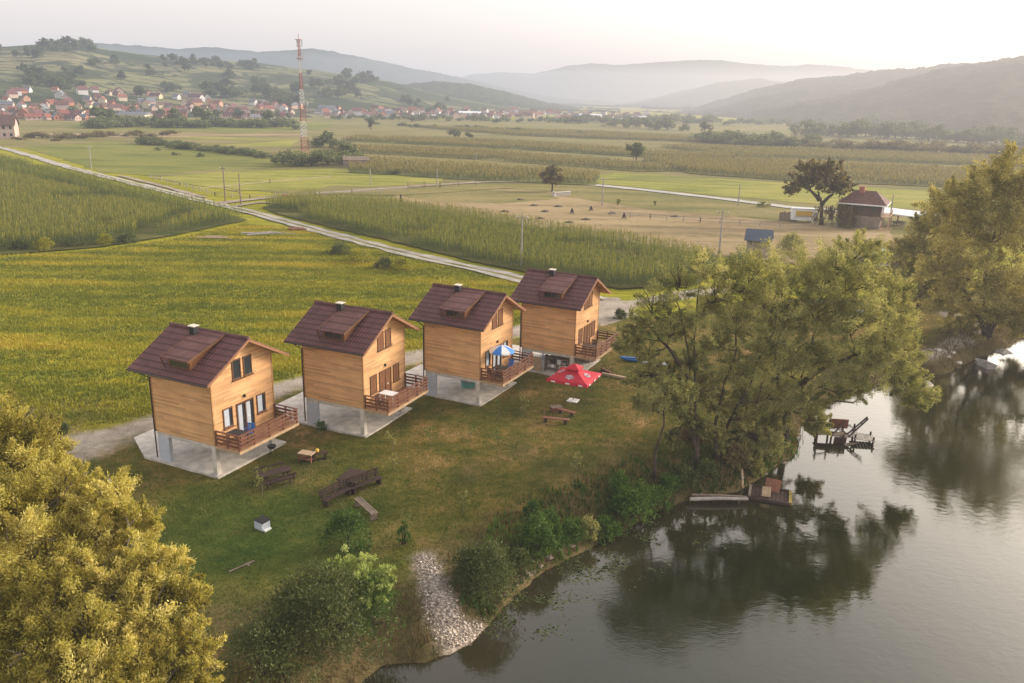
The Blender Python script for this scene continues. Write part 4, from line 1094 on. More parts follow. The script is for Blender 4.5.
# ================================================================== LAWN FURNITURE
def square_parasol(loc, rz):
    t = thing('red_parasol', 'big square red parasol with white emblems standing on the lawn', 'parasol', loc, rz)
    MB().tube([(0, 0, .1), (0, 0, 3.0)], .03, 8).build('pole', M['oldwood'], t)
    MB().box(-.42, .42, -.42, .42, 0, .09).build('base', M['white'], t, bevel=.02)
    s = 1.68; z0, z1 = 2.10, 2.86
    cs = [(-s, -s), (s, -s), (s, s), (-s, s)]
    for k in range(4):
        a, b = cs[k], cs[(k + 1) % 4]; vs = []; fs = []; n = 8
        for i in range(n + 1):
            u = i / n
            for j in range(n + 1):
                v = j / n
                x = (a[0] * (1 - v) + b[0] * v) * u; y = (a[1] * (1 - v) + b[1] * v) * u
                sag = .13 * math.sin(PI * v) * u
                vs.append((x * (1 - sag * .25), y * (1 - sag * .25), z1 + (z0 - z1) * u ** .93 - sag * .35 - .05 * math.sin(PI * u)))
        o = len(vs)
        for j in range(n + 1):
            v = j / n; p = vs[n * (n + 1) + j]; vs.append((p[0], p[1], p[2] - .2))
        for i in range(n):
            for j in range(n): q = i * (n + 1) + j; fs.append((q, q + 1, q + n + 2, q + n + 1))
        for j in range(n): q = n * (n + 1) + j; fs.append((q, q + 1, o + j + 1, o + j))
        MB().add(vs, fs).build('canopy_panel', M['red'], t, smooth=True)
    tc = MB(); q = .55; tc.add([(-q, -q, 2.80), (q, -q, 2.80), (q, q, 2.80), (-q, q, 2.80), (0, 0, 3.12)], [(0, 1, 4), (1, 2, 4), (2, 3, 4), (3, 0, 4)])
    tc.add([(-q, -q, 2.80), (q, -q, 2.80), (q, q, 2.80), (-q, q, 2.80), (-q, -q, 2.70), (q, -q, 2.70), (q, q, 2.70), (-q, q, 2.70)], [(0, 1, 5, 4), (1, 2, 6, 5), (2, 3, 7, 6), (3, 0, 4, 7)])
    tc.build('vent_cap', M['red'], t)
    # white splash emblems on the cloth, one per panel, plus the valance marks
    for k in range(4):
        ang = -PI / 2 + k * PI / 2; m = MB()
        ca, sa = math.cos(ang), math.sin(ang)
        def P(u, lat, dz=.035):
            rad = s * u; z = z1 + (z0 - z1) * u ** .93 - .13 * u * .35 * (1 - (lat / (s * u)) ** 2) - .05 * math.sin(PI * u) + dz
            return (rad * ca - lat * sa, rad * sa + lat * ca, z)
        cu = .64; nseg = 22; ring = []
        for i in range(nseg):
            th = 2 * PI * i / nseg; r_ = (.30 if i % 2 else .17) * (1.25 if i % 4 == 1 else 1)
            ring.append(P(cu + .55 * r_ * math.sin(th), 1.15 * r_ * math.cos(th)))
        m.add(ring + [P(cu, 0)], [(i, (i + 1) % nseg, nseg) for i in range(nseg)])
        m.build('emblem', M['plaster'], t)
        e = MB()
        for q_ in (-.12, .02, .16): e.add([P(cu - .03, q_ - .05, .05), P(cu - .03, q_ + .03, .05), P(cu + .05, q_ + .05, .05), P(cu + .05, q_ - .03, .05)], [(0, 1, 2, 3)])
        e.build('emblem_mark', M['red'], t)
        vm = MB(); rad = s + .004
        for q_ in (-1.28, -.1, .95):
            pts = [(rad + .004, q_, z0 - .03), (rad + .004, q_ + .34, z0 - .03), (rad + .004, q_ + .34, z0 - .15), (rad + .004, q_, z0 - .15)]
            vm.add([(x * ca - y * sa, x * sa + y * ca, z - .02) for x, y, z in pts], [(0, 1, 2, 3)])
        vm.build('valance_mark', M['white'], t)
    for k in range(4): MB().beam((0, 0, 2.1), (cs[k][0] * .5, cs[k][1] * .5, 2.47), .025).build('strut', M['palewood'], t)
x, y, z = GP(573, 401); square_parasol((x, y, z), R(-24))

def picnic_table(loc, rz, label, mat='darkwood'):
    t = thing('picnic_table', label, 'picnic table', loc, rz)
    tp = MB()
    for k in range(5): tp.box(-.98, .98, -.42 + k * .17, -.26 + k * .17, .72, .765)
    tp.build('tabletop', M[mat], t)
    for sy in (-1, 1):
        b = MB()
        for k in range(2): b.box(-.98, .98, sy * .72 - .15 + k * .155, sy * .72 - .005 + k * .155, .43, .47)
        b.build('bench_seat', M[mat], t)
        bb = MB()
        bb.cbox((0, sy * .93, .74), (1.96, .04, .14)); bb.build('backrest', M[mat], t)
    for sx in (-.72, .72):
        f = MB(); f.beam((sx, -.62, 0), (sx, -.22, .71), .09, .07); f.beam((sx, .62, 0), (sx, .22, .71), .09, .07); f.box(sx + .05, sx + .10, -.95, .95, .34, .43); f.box(sx + .05, sx + .1, -.4, .4, .63, .715)
        for sy in (-1, 1): f.beam((sx + .075, sy * .90, .36), (sx + .075, sy * .96, .80), .05)
        f.build('trestle', M[mat], t)
    return t
p = G(275, 471, .75); picnic_table((p[0], p[1], gz(*p)), R(38), 'dark picnic table with built in benches close to the leftmost cabin')

def slat_table(loc, rz, label, mat, w, d, h=.74):
    t = thing('garden_table', label, 'table', loc, rz)
    tp = MB(); n = 7
    for k in range(n): tp.box(-w / 2 + k * w / n, -w / 2 + (k + 1) * w / n - .015, -d / 2, d / 2, h - .05, h)
    tp.build('tabletop', M[mat], t)
    for sx in (-1, 1):
        for sy in (-1, 1): MB().box(sx * (w / 2 - .15) - .06, sx * (w / 2 - .15) + .06, sy * (d / 2 - .15) - .06, sy * (d / 2 - .15) + .06, 0, h - .052).build('leg', M[mat], t)
    MB().box(-w / 2 + .1, w / 2 - .1, -.05, .05, .28, .36).build('stretcher', M[mat], t)
    return t
def bench(loc, rz, label, mat, ln=2.0, back=True, tilt=0.0):
    t = thing('garden_bench', label, 'bench', loc, rz)
    st = MB(); 
    for k in range(3): st.box(-ln / 2, ln / 2, -.22 + k * .15, -.09 + k * .15, .42, .46)
    st.build('seat', M[mat], t)
    for sx in (-1, 1):
        MB().box(sx * (ln / 2 - .2) - .05, sx * (ln / 2 - .2) + .05, -.2, .2, 0, .418).build('leg', M[mat], t)
    if back:
        b = MB()
        for sx in (-1, 0, 1): b.beam((sx * (ln / 2 - .2), .22, .2), (sx * (ln / 2 - .2), .34, .95), .07)
        for zz in (.58, .74, .90): b.beam((-ln / 2, .235 + (zz - .2) * .15, zz), (ln / 2, .235 + (zz - .2) * .15, zz), .04, .11)
        b.build('backrest', M[mat], t)
    return t
def ground_at(p): return (p[0], p[1], gz(*p))
p = G(353, 475, .74); slat_table(ground_at(p), R(70), 'dark square topped garden table standing between two backed benches', 'darkwood', 1.7, 1.35)
p = G(366, 482, .45); bench(ground_at(p), R(47), 'dark bench with slatted back on the river side of the dark table', 'darkwood', 2.3)
p = G(337, 494, .45); bench(ground_at(p), R(57), 'dark backed bench nearest the pale lidded box, in front of the dark table', 'darkwood', 2.2)
p = G(366, 506, .42); bench(ground_at(p), R(-54), 'low backless plank bench pointing at the round green bush', 'oldwood', 2.3, False)
p = G(306.5, 452.5, .6)
t = thing('side_table', 'small light wooden table with lower shelf between two cabins', 'table', ground_at(p), R(-15))
MB().box(-.5, .5, -.32, .32, .57, .62).build('tabletop', M['palewood'], t); MB().box(-.42, .42, -.26, .26, .18, .21).build('shelf', M['redwood'], t)
for sx in (-.42, .42):
    for sy in (-.25, .25): MB().box(sx - .04, sx + .04, sy - .04, sy + .04, 0, .568).build('leg', M['redwood'], t)
p = G(318.5, 452, .5); bench((*p, gz(*p)), R(20), 'small dark bench behind the light side table', 'darkwood', 1.2, False)
t = thing('yellow_ball', 'yellow ball lying on the small dark bench', 'ball', (p[0] - .1, p[1], gz(*p) + .61))
bm_ = MB(); rows, seg = 8, 14
bm_.tube([(0, 0, .15 * -math.cos(PI * (i + .5) / 9)) for i in range(9)], [.15 * math.sin(PI * (i + .5) / 9) for i in range(9)], seg); bm_.build('ball_skin', M['yellow'], t, smooth=True)
p = GP(262.5, 528)
t = thing('fire_box', 'small pale box with a black lid alone on the lawn', 'box', p, R(-35))
bx_ = MB(); bx_.box(-.32, .32, -.28, -.22, 0, .45); bx_.box(-.32, .32, .22, .28, 0, .45); bx_.box(-.32, -.26, -.22, .22, 0, .45); bx_.box(.26, .32, -.22, .22, 0, .45); bx_.build('box_wall', M['plaster'], t)
MB().cbox((0, .03, .50), (.70, .58, .06), 0, .08).build('lid', M['black'], t); MB().box(.33, .5, -.22, .22, 0, .1).build('step', M['white'], t)
# log benches by the parasol
def plank_bench(px, py, rz, ln, label, mat, upright=False):
    p = GP(px, py); t = thing('plank_bench', label, 'bench', p, rz)
    MB().cbox((0, 0, .36), (ln, .34, .07)).build('seat', M[mat], t)
    for sx in (-1, 1): MB().tube([(sx * (ln / 2 - .25), 0, 0), (sx * (ln / 2 - .25), 0, .325)], .13, 9).build('stump', M['bark'], t)
    if upright:
        MB().cbox((-ln / 2 + .1, .26, .45), (.08, .08, .9)).build('post', M[mat], t)
    return t
plank_bench(555.5, 423, R(-12), 2.0, 'brown plank bench with an upright post, farther from the red parasol', 'redwood', True)
plank_bench(566, 415, R(-34), 1.5, 'brown plank bench closest to the red parasol base', 'redwood')
p = GP(556, 411); t = thing('log_block', 'reddish wooden block at the end of the plank bench by the parasol', 'block', p, R(20))
MB().box(-.42, .42, -.28, .28, 0, .34).build('block_body', M['redwood'], t, bevel=.03); MB().box(-.44, .44, -.3, .3, .342, .38).build('top_plank', M['oldwood'], t)
p = GP(614, 377); t = thing('timber_beam', 'pale squared beam lying beside the red parasol', 'beam', p, R(-28))
MB().box(-1.1, 1.1, -.16, .16, .0, .2).build('beam_body', M['palewood'], t, bevel=.02)
p = GP(606, 373); t = thing('timber_beam', 'reddish beam standing on end edge behind the pale beam', 'beam', p, R(-60)); MB().box(-.7, .7, -.12, .12, 0, .3).build('beam_body', M['redwood'], t, bevel=.02)
def kayak(px, py, rz, label, mat, ln=3.0):
    p = GP(px, py); t = thing('kayak', label, 'kayak', p, rz); n = 13; ps = []; rs = []
    vs = []; fs = []; seg = 12
    for i in range(n):
        u = -1 + 2 * i / (n - 1); wd = .36 * (1 - abs(u) ** 2.2) + .012; hh = .16 * (1 - abs(u) ** 3) + .03; lift = .16 * abs(u) ** 3
        for k in range(seg):
            a = 2 * PI * k / seg; vs.append((u * ln / 2, wd * math.cos(a), .18 + lift + hh * math.sin(a)))
    for i in range(n - 1):
        for k in range(seg): fs.append((i * seg + k, i * seg + (k + 1) % seg, (i + 1) * seg + (k + 1) % seg, (i + 1) * seg + k))
    fs += [tuple(range(seg))[::-1], tuple((n - 1) * seg + k for k in range(seg))]
    MB().add(vs, fs).build('hull', M[mat], t, smooth=True)
    ring = [(.55 * math.cos(a), .24 * math.sin(a), .35) for a in np.linspace(0, 2 * PI, 17)]
    MB().tube(ring, .025, 6, False).build('cockpit_rim', M['black'], t)
kayak(632, 361, R(-10), 'bright blue kayak lying on the grass between the last cabin and the willows', 'blue', 2.4)
kayak(655, 366, R(-8), 'pale blue grey kayak half hidden by the willow foliage', 'plaster', 2.8)
p = GP(108, 487); t = thing('white_bucket', 'white bucket on the grass at the edge of the golden willow', 'bucket', p)
MB().tube([(0, 0, 0), (0, 0, .42)], [.2, .26], 12).build('bucket_body', M['white'], t); MB().tube([(0, -.26, .4), (0, -.15, .56), (0, .15, .56), (0, .26, .4)], .012, 5).build('handle', M['steel'], t)
p = GP(242, 567); t = thing('plank', 'thin old plank lying on the lawn below the pale lidded box', 'plank', p, R(48)); 
MB().cbox((0, 0, .05), (1.4, .08, .04)).build('plank_body', M['oldwood'], t); MB().cbox((.3, 0, .02), (.1, .3, .04)).build('bearer', M['oldwood'], t)

# ================================================================== RIVER THINGS
def raft():
    zl = WATER_Z + .28
    c4 = [G(*q, zl) for q in [(747, 499), (755, 478), (793, 484), (787, 508)]]
    cx, cy = sum(q[0] for q in c4) / 4, sum(q[1] for q in c4) / 4
    ang = math.atan2(c4[2][1] - c4[1][1], c4[2][0] - c4[1][0]); w = 2.5; d = 1.75
    t = thing('raft', 'sunken square wooden raft with a yellowish edge tied to the bank', 'raft', (cx, cy, WATER_Z), ang)
    dk = MB()
    for k in range(9): dk.box(-w / 2 + .1 + k * (w - .2) / 9, -w / 2 + .1 + (k + 1) * (w - .2) / 9 - .03, -d / 2, d / 2, .06, .10)
    dk.build('deck', M['darkwood'], t)
    for (a, b, e, f, mt) in ((-w / 2, w / 2, -d / 2 - .12, -d / 2, 'darkwood'), (-w / 2, w / 2, d / 2, d / 2 + .12, 'darkwood'), (w / 2 - .1, w / 2 + .1, -d / 2 + .002, d / 2 - .002, 'mossy'), (-w / 2 - .1, -w / 2 + .08, -d / 2 + .002, d / 2 - .002, 'oldwood')):
        MB().box(a, b, e, f, -.1, .17).build('rim', M[mt], t)
    for sx in (-1, 0, 1): MB().tube([(sx * .9, -d / 2, -.12), (sx * .9, d / 2, -.12)], .16, 8).build('float', M['rubber'], t)
    b = thing('tilted_board', 'pinkish board propped up in the middle of the sunken raft', 'board', (cx, cy, WATER_Z + .1), ang)
    MB().cbox((.1, .25, .55), (.95, .9, .05), -.15, .75).build('panel', M['redwood'], b); MB().cbox((-.25, -.35, .32), (.55, .05, .64), .1, -.25).build('prop', M['palewood'], b)
    g1 = G(690, 499, -1.2); g2 = G(748, 499, -1.2)
    w_ = thing('gangplank', 'log gangplank leading from the bank to the sunken raft', 'plank', (g1[0], g1[1], WATER_Z + .3))
    dx, dy = g2[0] - g1[0], g2[1] - g1[1]
    MB().tube([(0, 0, 0), (dx * .5, dy * .5, .05), (dx, dy, .0)], [.13, .11, .09], 8).build('log', M['greywood'], w_); MB().tube([(.2, .5, .02), (dx * .6, dy * .6 + .35, .06), (dx, dy + .3, .0)], [.1, .08, .06], 8).build('pole', M['oldwood'], w_)
    pp = G(744, 480, -.9); s_ = thing('mooring_post', 'pale leaning stake at the corner of the raft', 'post', (pp[0], pp[1], WATER_Z - .4), 0)
    MB().tube([(0, 0, 0), (-.18, .05, 1.7)], [.09, .06], 7).build('stake', M['palewood'], s_); MB().tube([(-.1, .02, 1.1), (-.12, .02, 1.2)], .1, 7).build('rope', M['greywood'], s_)
raft()
def pier():
    c0 = G(841, 434, WATER_Z + .5); cx, cy = c0
    t = thing('broken_pier', 'collapsed wooden jetty on stilts standing in the bright water', 'pier', (cx, cy, WATER_Z), R(-6))
    def dk(c, w, d, rz, tilt, mt, nm='deck'):
        m = MB(); n = max(3, int(w / .22))
        for k in range(n):
            o = (k + .5) / n * w - w / 2
            m.cbox((c[0] + o * math.cos(rz), c[1] + o * math.sin(rz), c[2] + o * tilt), (w / n - .03, d, .05), rz, .0)
        m.build(nm, M[mt], t)
    dk((-1.35, .0, .62), 1.0, 1.3, 0, .05, 'darkwood'); dk((-.1, -.1, .5), 1.5, .9, .1, -.06, 'oldwood'); dk((1.65, .1, .35), 1.6, 1.4, -.1, -.05, 'greywood')
    for (a, b, h) in [(-1.9, -.5, 1.5), (-1.7, .6, 1.3), (-.9, -.6, .9), (-.8, .6, 1.9), (0, -.5, .6), (.2, .5, 1.1), (.9, -.4, .7), (1.0, .5, 1.2), (2.2, -.5, .6), (2.3, .6, .6)]:
        MB().tube([(a, b, -1.2), (a + .05, b, h)], [.09, .07], 7).build('pile', M['darkwood'], t)
    MB().cbox((.0, .75, 1.05), (1.3, .06, .75), 0, .1).build('side_panel', M['redwood'], t)
    MB().cbox((-.2, -.62, .2), (.9, .05, .6), 0, .15).build('side_panel', M['darkwood'], t)
    for (p, q) in (((.4, -.5, .5), (1.9, .3, 1.75)), ((.5, .1, .5), (2.0, .8, 1.7)), ((.9, -.2, .9), (1.1, .35, .95)), ((1.4, .05, 1.3), (1.6, .6, 1.35)), ((-.8, -.5, .6), (.3, .4, 1.3)), ((-.2, -.5, 1.1), (.4, .1, .5)), ((-2.0, -.4, 1.2), (-.8, -.5, .8))):
        MB().beam(p, q, .08, .1).build('rail', M['darkwood'], t)
    pl = thing('floating_plank', 'loose plank afloat in front of the collapsed jetty', 'plank', (*G(851, 444, WATER_Z), WATER_Z - .01), R(25))
    MB().cbox((0, 0, .05), (1.3, .22, .09)).build('plank_body', M['oldwood'], pl); MB().cbox((.4, 0, .11), (.08, .3, .03)).build('batten', M['darkwood'], pl)
    pl = thing('fallen_branch', 'bare curved branch reaching over the bright water behind the jetty', 'branch', (*G(812, 414, WATER_Z), WATER_Z + .3))
    MB().tube([(-1, 0, .6), (.5, .1, 1.0), (2, 0, .9), (3.3, .2, .7), (4.0, .2, 1.2)], [.14, .12, .1, .07, .02], 7).build('limb', M['bark'], pl); MB().tube([(2.3, 0, .9), (2.9, .3, 1.6), (3.5, .4, 2.0)], [.06, .04, .01], 6).build('twig', M['bark'], pl)
pier()
def jon_boat(px, py, rz, label, mat, ln=2.6, z=WATER_Z):
    p = G(px, py, z); t = thing('rowing_boat', label, 'boat', (p[0], p[1], z - .08), rz)
    o = [(-ln / 2, .5), (-ln / 2, -.5), (ln * .2, -.55), (ln / 2, -.2), (ln / 2, .2), (ln * .2, .55)]
    vs = [(x * .88, y * .8, 0) for x, y in o] + [(x, y, .5) for x, y in o] + [(x * .95, y * .9, .5) for x, y in o] + [(x * .84, y * .74, .08) for x, y in o]; n = 6
    fs = [tuple(range(n))[::-1], tuple(3 * n + k for k in range(n))]
    for k in range(n):
        j = (k + 1) % n
        fs += [(k, j, n + j, n + k), (n + k, n + j, 2 * n + j, 2 * n + k), (2 * n + k, 2 * n + j, 3 * n + j, 3 * n + k)]
    MB().add(vs, fs).build('hull', M[mat], t)
    for xx in (-ln * .2, ln * .15): MB().box(xx - .12, xx + .12, -.44, .44, .3, .34).build('thwart', M['oldwood'], t)
jon_boat(984, 366, R(100), 'small dull grey boat moored under the right hand trees', 'greywood', 2.3)
rng_r = random.Random(12)
def rock(px, py, s, label, z=None, mt='rock', grp=None):
    p = GP(px, py) if z is None else (*G(px, py, z), z)
    r_ = np.random.default_rng(int(px * 7 + py)); seg, rows = 9, 6; vs = []; fs = []
    for i in range(rows + 1):
        for k in range(seg):
            a = 2 * PI * k / seg; b = PI * i / rows; q = s * (.75 + .5 * r_.random())
            vs.append((q * 1.2 * math.sin(b) * math.cos(a), q * math.sin(b) * math.sin(a), q * .6 * -math.cos(b)))
    for i in range(rows):
        for k in range(seg): fs.append((i * seg + k, i * seg + (k + 1) % seg, (i + 1) * seg + (k + 1) % seg, (i + 1) * seg + k))
    o = MB().add(vs, fs).build('rock', M[mt], None, (p[0], p[1], p[2] + s * .15)); return tag(o, label, 'rock', grp)
rock(1003, 357, .75, 'pale rock at the water under the right hand trees, largest there'); rock(1009, 361, .5, 'smaller pale rock beside the largest one under the right hand trees')
for k, (a, b) in enumerate([(918, 378), (925, 377), (933, 376), (940, 375), (949, 372), (957, 369), (929, 380), (944, 378)]):
    rock(a, b, .16 + .08 * (k % 3), 'pale rock edging the path at the water', None, 'rock', 'rocks along the path edge')
rock(926, 386, .55, 'flat pale slab rock in the water beside the leafy crown', WATER_Z)
for k, (a, b) in enumerate([(516, 594), (521, 589), (527, 584), (533, 580), (540, 574), (549, 568), (505, 604), (558, 562), (570, 556), (700, 503), (765, 477), (783, 464)]):
    rock(a, b, .11 + .05 * (k % 3), 'small brown stone at the foot of the bank', None, 'stonewall', 'stones along the waterline')

# ================================================================== BIG TREES
def lob(lst): return [(*AT(px, py, Y), r) for px, py, Y, r in lst]

# golden willows in the left foreground
gb = (-13.0, 18.5, gz(-13.0, 18.5))
make_tree('willow_tree', 'large golden willow filling the lower left corner of the view', 'tree', gb,
          [[gb, (-12.7, 19.2, 3.5), (-12.2, 20, 7)], [gb, (-13.8, 19.6, 3.0), (-15.5, 20.5, 7)], [gb, (-11.8, 18.2, 3), (-9.8, 18.8, 6)]],
          lob([(22, 500, 23.5, 1.25), (62, 492, 24, 1.0), (98, 505, 23.5, 1.0), (128, 532, 23, .95), (84, 545, 22.5, 1.1), (40, 548, 22, 1.25), (150, 572, 22, .95), (112, 582, 21.5, 1.05), (66, 596, 20.8, 1.2), (16, 592, 21, 1.3), (176, 606, 21.3, .9), (140, 628, 20.5, 1.05), (92, 640, 19.8, 1.15), (44, 650, 19.4, 1.25), (0, 650, 19.8, 1.3), (186, 648, 20.6, .85), (158, 682, 19.6, 1.0), (112, 694, 18.8, 1.1), (66, 706, 18.2, 1.2), (16, 710, 18.2, 1.3), (192, 690, 20.2, .7), (-40, 560, 21.5, 1.8), (-50, 680, 19.5, 2.0), (140, 740, 18.0, 1.3), (80, 770, 17.4, 1.5), (10, 780, 17.2, 1.6), (100, 560, 25, 1.2), (60, 640, 23, 1.5), (130, 660, 22.6, 1.2)]),
          L['gold'], 31, (.115, .034), 380, 36, .31, 'palebark', 'golden willows on the near bank', .30, .42, .2, .9, 6, spray=.22)
gb2 = (-20.5, 25.5, gz(-20.5, 25.5))
make_tree('willow_tree', 'smaller yellow green willow behind the large golden one, at the left edge', 'tree', gb2,
          [[gb2, (-20.2, 25.8, 3), (-19.5, 26, 6)], [gb2, (-21, 25.6, 3), (-22.5, 26, 6)]],
          lob([(14, 428, 27, 1.0), (36, 442, 27, .95), (-12, 440, 27, 1.2), (18, 462, 26.4, 1.1), (50, 462, 27.2, .8), (44, 482, 26.4, .9), (2, 490, 25.6, 1.2), (-40, 470, 26, 1.8), (0, 530, 25, 1.6), (30, 520, 25, 1.2)]),
          L['gold'], 32, (.115, .034), 330, 34, .31, 'palebark', 'golden willows on the near bank', .22, .42, .2, .9, 5, spray=.22)

# the central group of grey green willows
def base(px, py): p = GP(px, py); return p
b1 = base(653, 484)
make_tree('willow_tree', 'slim short willow with a drooping pale crown, left front of the river group', 'tree', b1,
          [[b1, AT(656, 450, b1[1]), AT(664, 425, b1[1]), AT(664, 398, b1[1])]],
          lob([(664, 398, b1[1], 1.25), (650, 410, b1[1] + .5, .9), (680, 408, b1[1] - .3, .95), (668, 385, b1[1] + .3, .8), (685, 392, b1[1], .7)]),
          L['willow'], 41, (.16, .042), 130, 20, .32, 'bark', 'willows of the river group', .11, .3, -.5, .9, 5, spray=.12)
b2 = base(697, 468)
make_tree('willow_tree', 'sparse tall willow with bare upper branches, nearest the red parasol', 'tree', b2,
          [[b2, AT(690, 420, b2[1] + .5), AT(690, 360, b2[1] + 1), AT(676, 300, b2[1] + 1.5)], [b2, AT(695, 410, b2[1] + 1), AT(694, 340, b2[1] + 2), AT(700, 285, b2[1] + 2.5)], [AT(690, 380, b2[1] + .8), AT(660, 340, b2[1] + .5), AT(640, 318, b2[1])]],
          lob([(655, 305, b2[1] + 1, 1.6), (640, 330, b2[1], 1.3), (680, 285, b2[1] + 2, 1.7), (705, 275, b2[1] + 2.5, 1.6), (670, 335, b2[1] + 1, 1.5), (700, 320, b2[1] + 2, 1.7), (648, 360, b2[1] + .5, 1.1), (690, 365, b2[1] + 1, 1.3), (720, 300, b2[1] + 3, 1.6), (640, 380, b2[1] + .5, 1.0), (668, 375, b2[1] + 1.2, 1.3), (700, 395, b2[1] + 1.2, 1.0), (630, 345, b2[1] - .3, .9), (684, 420, b2[1] + .8, .8), (704, 430, b2[1] + .6, .8), (640, 405, b2[1] + .5, .7), (672, 440, b2[1] + .5, .6)]),
          L['willow'], 42, (.16, .042), 159, 34, .25, 'bark', 'willows of the river group', .13, .3, .1, .95, 9, spray=.12)
b3 = base(716, 474)
make_tree('willow_tree', 'leaning forked willow in the middle of the river group', 'tree', b3,
          [[b3, AT(714, 430, b3[1] + .5), AT(730, 370, b3[1] + 1.5), AT(745, 300, b3[1] + 3)], [b3, AT(722, 440, b3[1] + 1), AT(752, 380, b3[1] + 2), AT(775, 330, b3[1] + 3)]],
          lob([(730, 285, b3[1] + 3, 1.7), (755, 270, b3[1] + 4, 1.8), (735, 330, b3[1] + 2.5, 1.8), (765, 310, b3[1] + 3, 2.0), (770, 355, b3[1] + 2.5, 1.9), (740, 375, b3[1] + 2, 1.5), (780, 285, b3[1] + 5, 1.8), (775, 400, b3[1] + 2.5, 1.6), (720, 405, b3[1] + 1.6, 1.1), (745, 420, b3[1] + 1.5, 1.1), (700, 385, b3[1] + 1.5, 1.1), (715, 350, b3[1] + 2, 1.4), (755, 440, b3[1] + 1.5, 1.2), (718, 440, b3[1] + .8, .9), (735, 455, b3[1] + .6, .9), (770, 440, b3[1] + 1.5, 1.1), (752, 465, b3[1] + .5, .8)]),
          L['willow'], 43, (.16, .042), 217, 40, .27, 'bark', 'willows of the river group', .14, .35, .1, .95, 7, spray=.12)
b4 = base(785, 442)
make_tree('willow_tree', 'biggest broad crowned willow leaning out over the bright water', 'tree', b4,
          [[b4, AT(790, 410, b4[1]), AT(810, 360, b4[1] + 1), AT(820, 300, b4[1] + 2)], [b4, AT(782, 400, b4[1]), AT(775, 350, b4[1] + .5), AT(790, 300, b4[1] + 1)], [AT(800, 385, b4[1]), AT(845, 360, b4[1] - .5), AT(885, 350, b4[1] - .5)]],
          lob([(800, 275, b4[1] + 3, 2.2), (835, 275, b4[1] + 2, 2.3), (865, 290, b4[1] + 1, 2.1), (815, 320, b4[1], 2.3), (850, 325, b4[1] - 1, 2.4), (885, 320, b4[1], 1.9), (875, 365, b4[1] - 1, 2.1), (905, 385, b4[1] - .5, 1.6), (895, 350, b4[1], 1.8), (830, 365, b4[1] - 1.5, 1.9), (795, 355, b4[1] - .5, 1.9), (800, 400, b4[1] - .5, 1.6), (860, 258, b4[1] + 4, 1.7), (890, 295, b4[1] + 2, 1.4), (780, 320, b4[1] + 1, 2.0), (850, 392, b4[1] - 1, 1.2), (770, 425, b4[1], 1.4), (745, 400, b4[1] + 1, 1.5), (760, 445, b4[1] - .5, 1.1), (815, 425, b4[1] - .8, .9), (740, 440, b4[1] + 1, 1.2), (785, 375, b4[1] + 1, 1.8), (918, 400, b4[1] - .6, .9)]),
          L['willow'], 44, (.16, .042), 319, 42, .27, 'bark', 'willows of the river group', .20, .4, .15, .95, 5, spray=.12)
# right hand trees
b5 = base(985, 347)
make_tree('riverside_tree', 'tall olive tree at the right edge beside the pale path', 'tree', b5,
          [[b5, AT(985, 320, b5[1]), AT(985, 280, b5[1]), AT(995, 220, b5[1])], [b5, AT(975, 310, b5[1]), AT(955, 280, b5[1])], [b5, AT(1000, 310, b5[1]), AT(1040, 260, b5[1])]],
          lob([(990, 195, b5[1] + 2, 3.4), (1030, 190, b5[1] + 2, 3.6), (1010, 235, b5[1], 3.6), (965, 235, b5[1] + 1, 3.0), (975, 280, b5[1] - 1, 3.2), (1015, 285, b5[1] - 1, 3.4), (940, 270, b5[1] + 1, 2.4), (950, 305, b5[1], 2.2), (1000, 320, b5[1] - 1, 2.3), (1045, 240, b5[1], 3.6), (1050, 300, b5[1] - 1, 3.4), (1060, 180, b5[1] + 3, 3.6), (950, 205, b5[1] + 3, 2.6), (1005, 178, b5[1] + 3, 2.8), (960, 330, b5[1], 1.8), (1030, 330, b5[1] - 1.5, 2.0)]),
          L['right'], 45, (.26, .075), 270, 46, .28, 'bark', 'olive trees on the right hand bank', .38, .4, .1, .95, 4, spray=.2)
b6 = base(930, 300)
make_tree('riverside_tree', 'lower brownish tree left of the tall olive one, above the dark shed roof', 'tree', b6,
          [[b6, AT(930, 285, b6[1]), AT(928, 260, b6[1])], [b6, AT(940, 280, b6[1]), AT(955, 250, b6[1])]],
          lob([(920, 262, b6[1], 3.0), (902, 282, b6[1] - 1, 2.4), (940, 240, b6[1] + 1, 3.2), (958, 215, b6[1] + 2, 3.0), (955, 260, b6[1], 3.0), (922, 296, b6[1] - 1, 2.5), (985, 190, b6[1] + 4, 3.2), (908, 250, b6[1] + 2, 2.2), (915, 310, b6[1] - 1.5, 2.2), (942, 305, b6[1] - 1, 2.6), (945, 285, b6[1], 2.7), (938, 328, b6[1] - 2, 2.0), (962, 318, b6[1] - 1.5, 2.2), (930, 225, b6[1] + 3, 2.2)]),
          L['right'], 46, (.26, .075), 250, 46, .28, 'bark', 'olive trees on the right hand bank', .3, .4, .1, .9, 5, spray=.2)
b7 = (78.0, 92.0, gz(78, 104)); b7 = (84.0, 108.0, gz(84, 108))
make_tree('riverside_tree', 'dense olive tree cut off by the right edge of the view', 'tree', b7,
          [[b7, (84, 108, 5), (85, 108, 10)]],
          [(82, 106, 9, 4), (87, 108, 10, 4), (84, 110, 13, 4), (80, 104, 6, 3), (88, 104, 6, 3.5), (78, 109, 10, 3)], L['right'], 47, (.4, .13), 110, 26, .3, 'bark', 'olive trees on the right hand bank', .4)

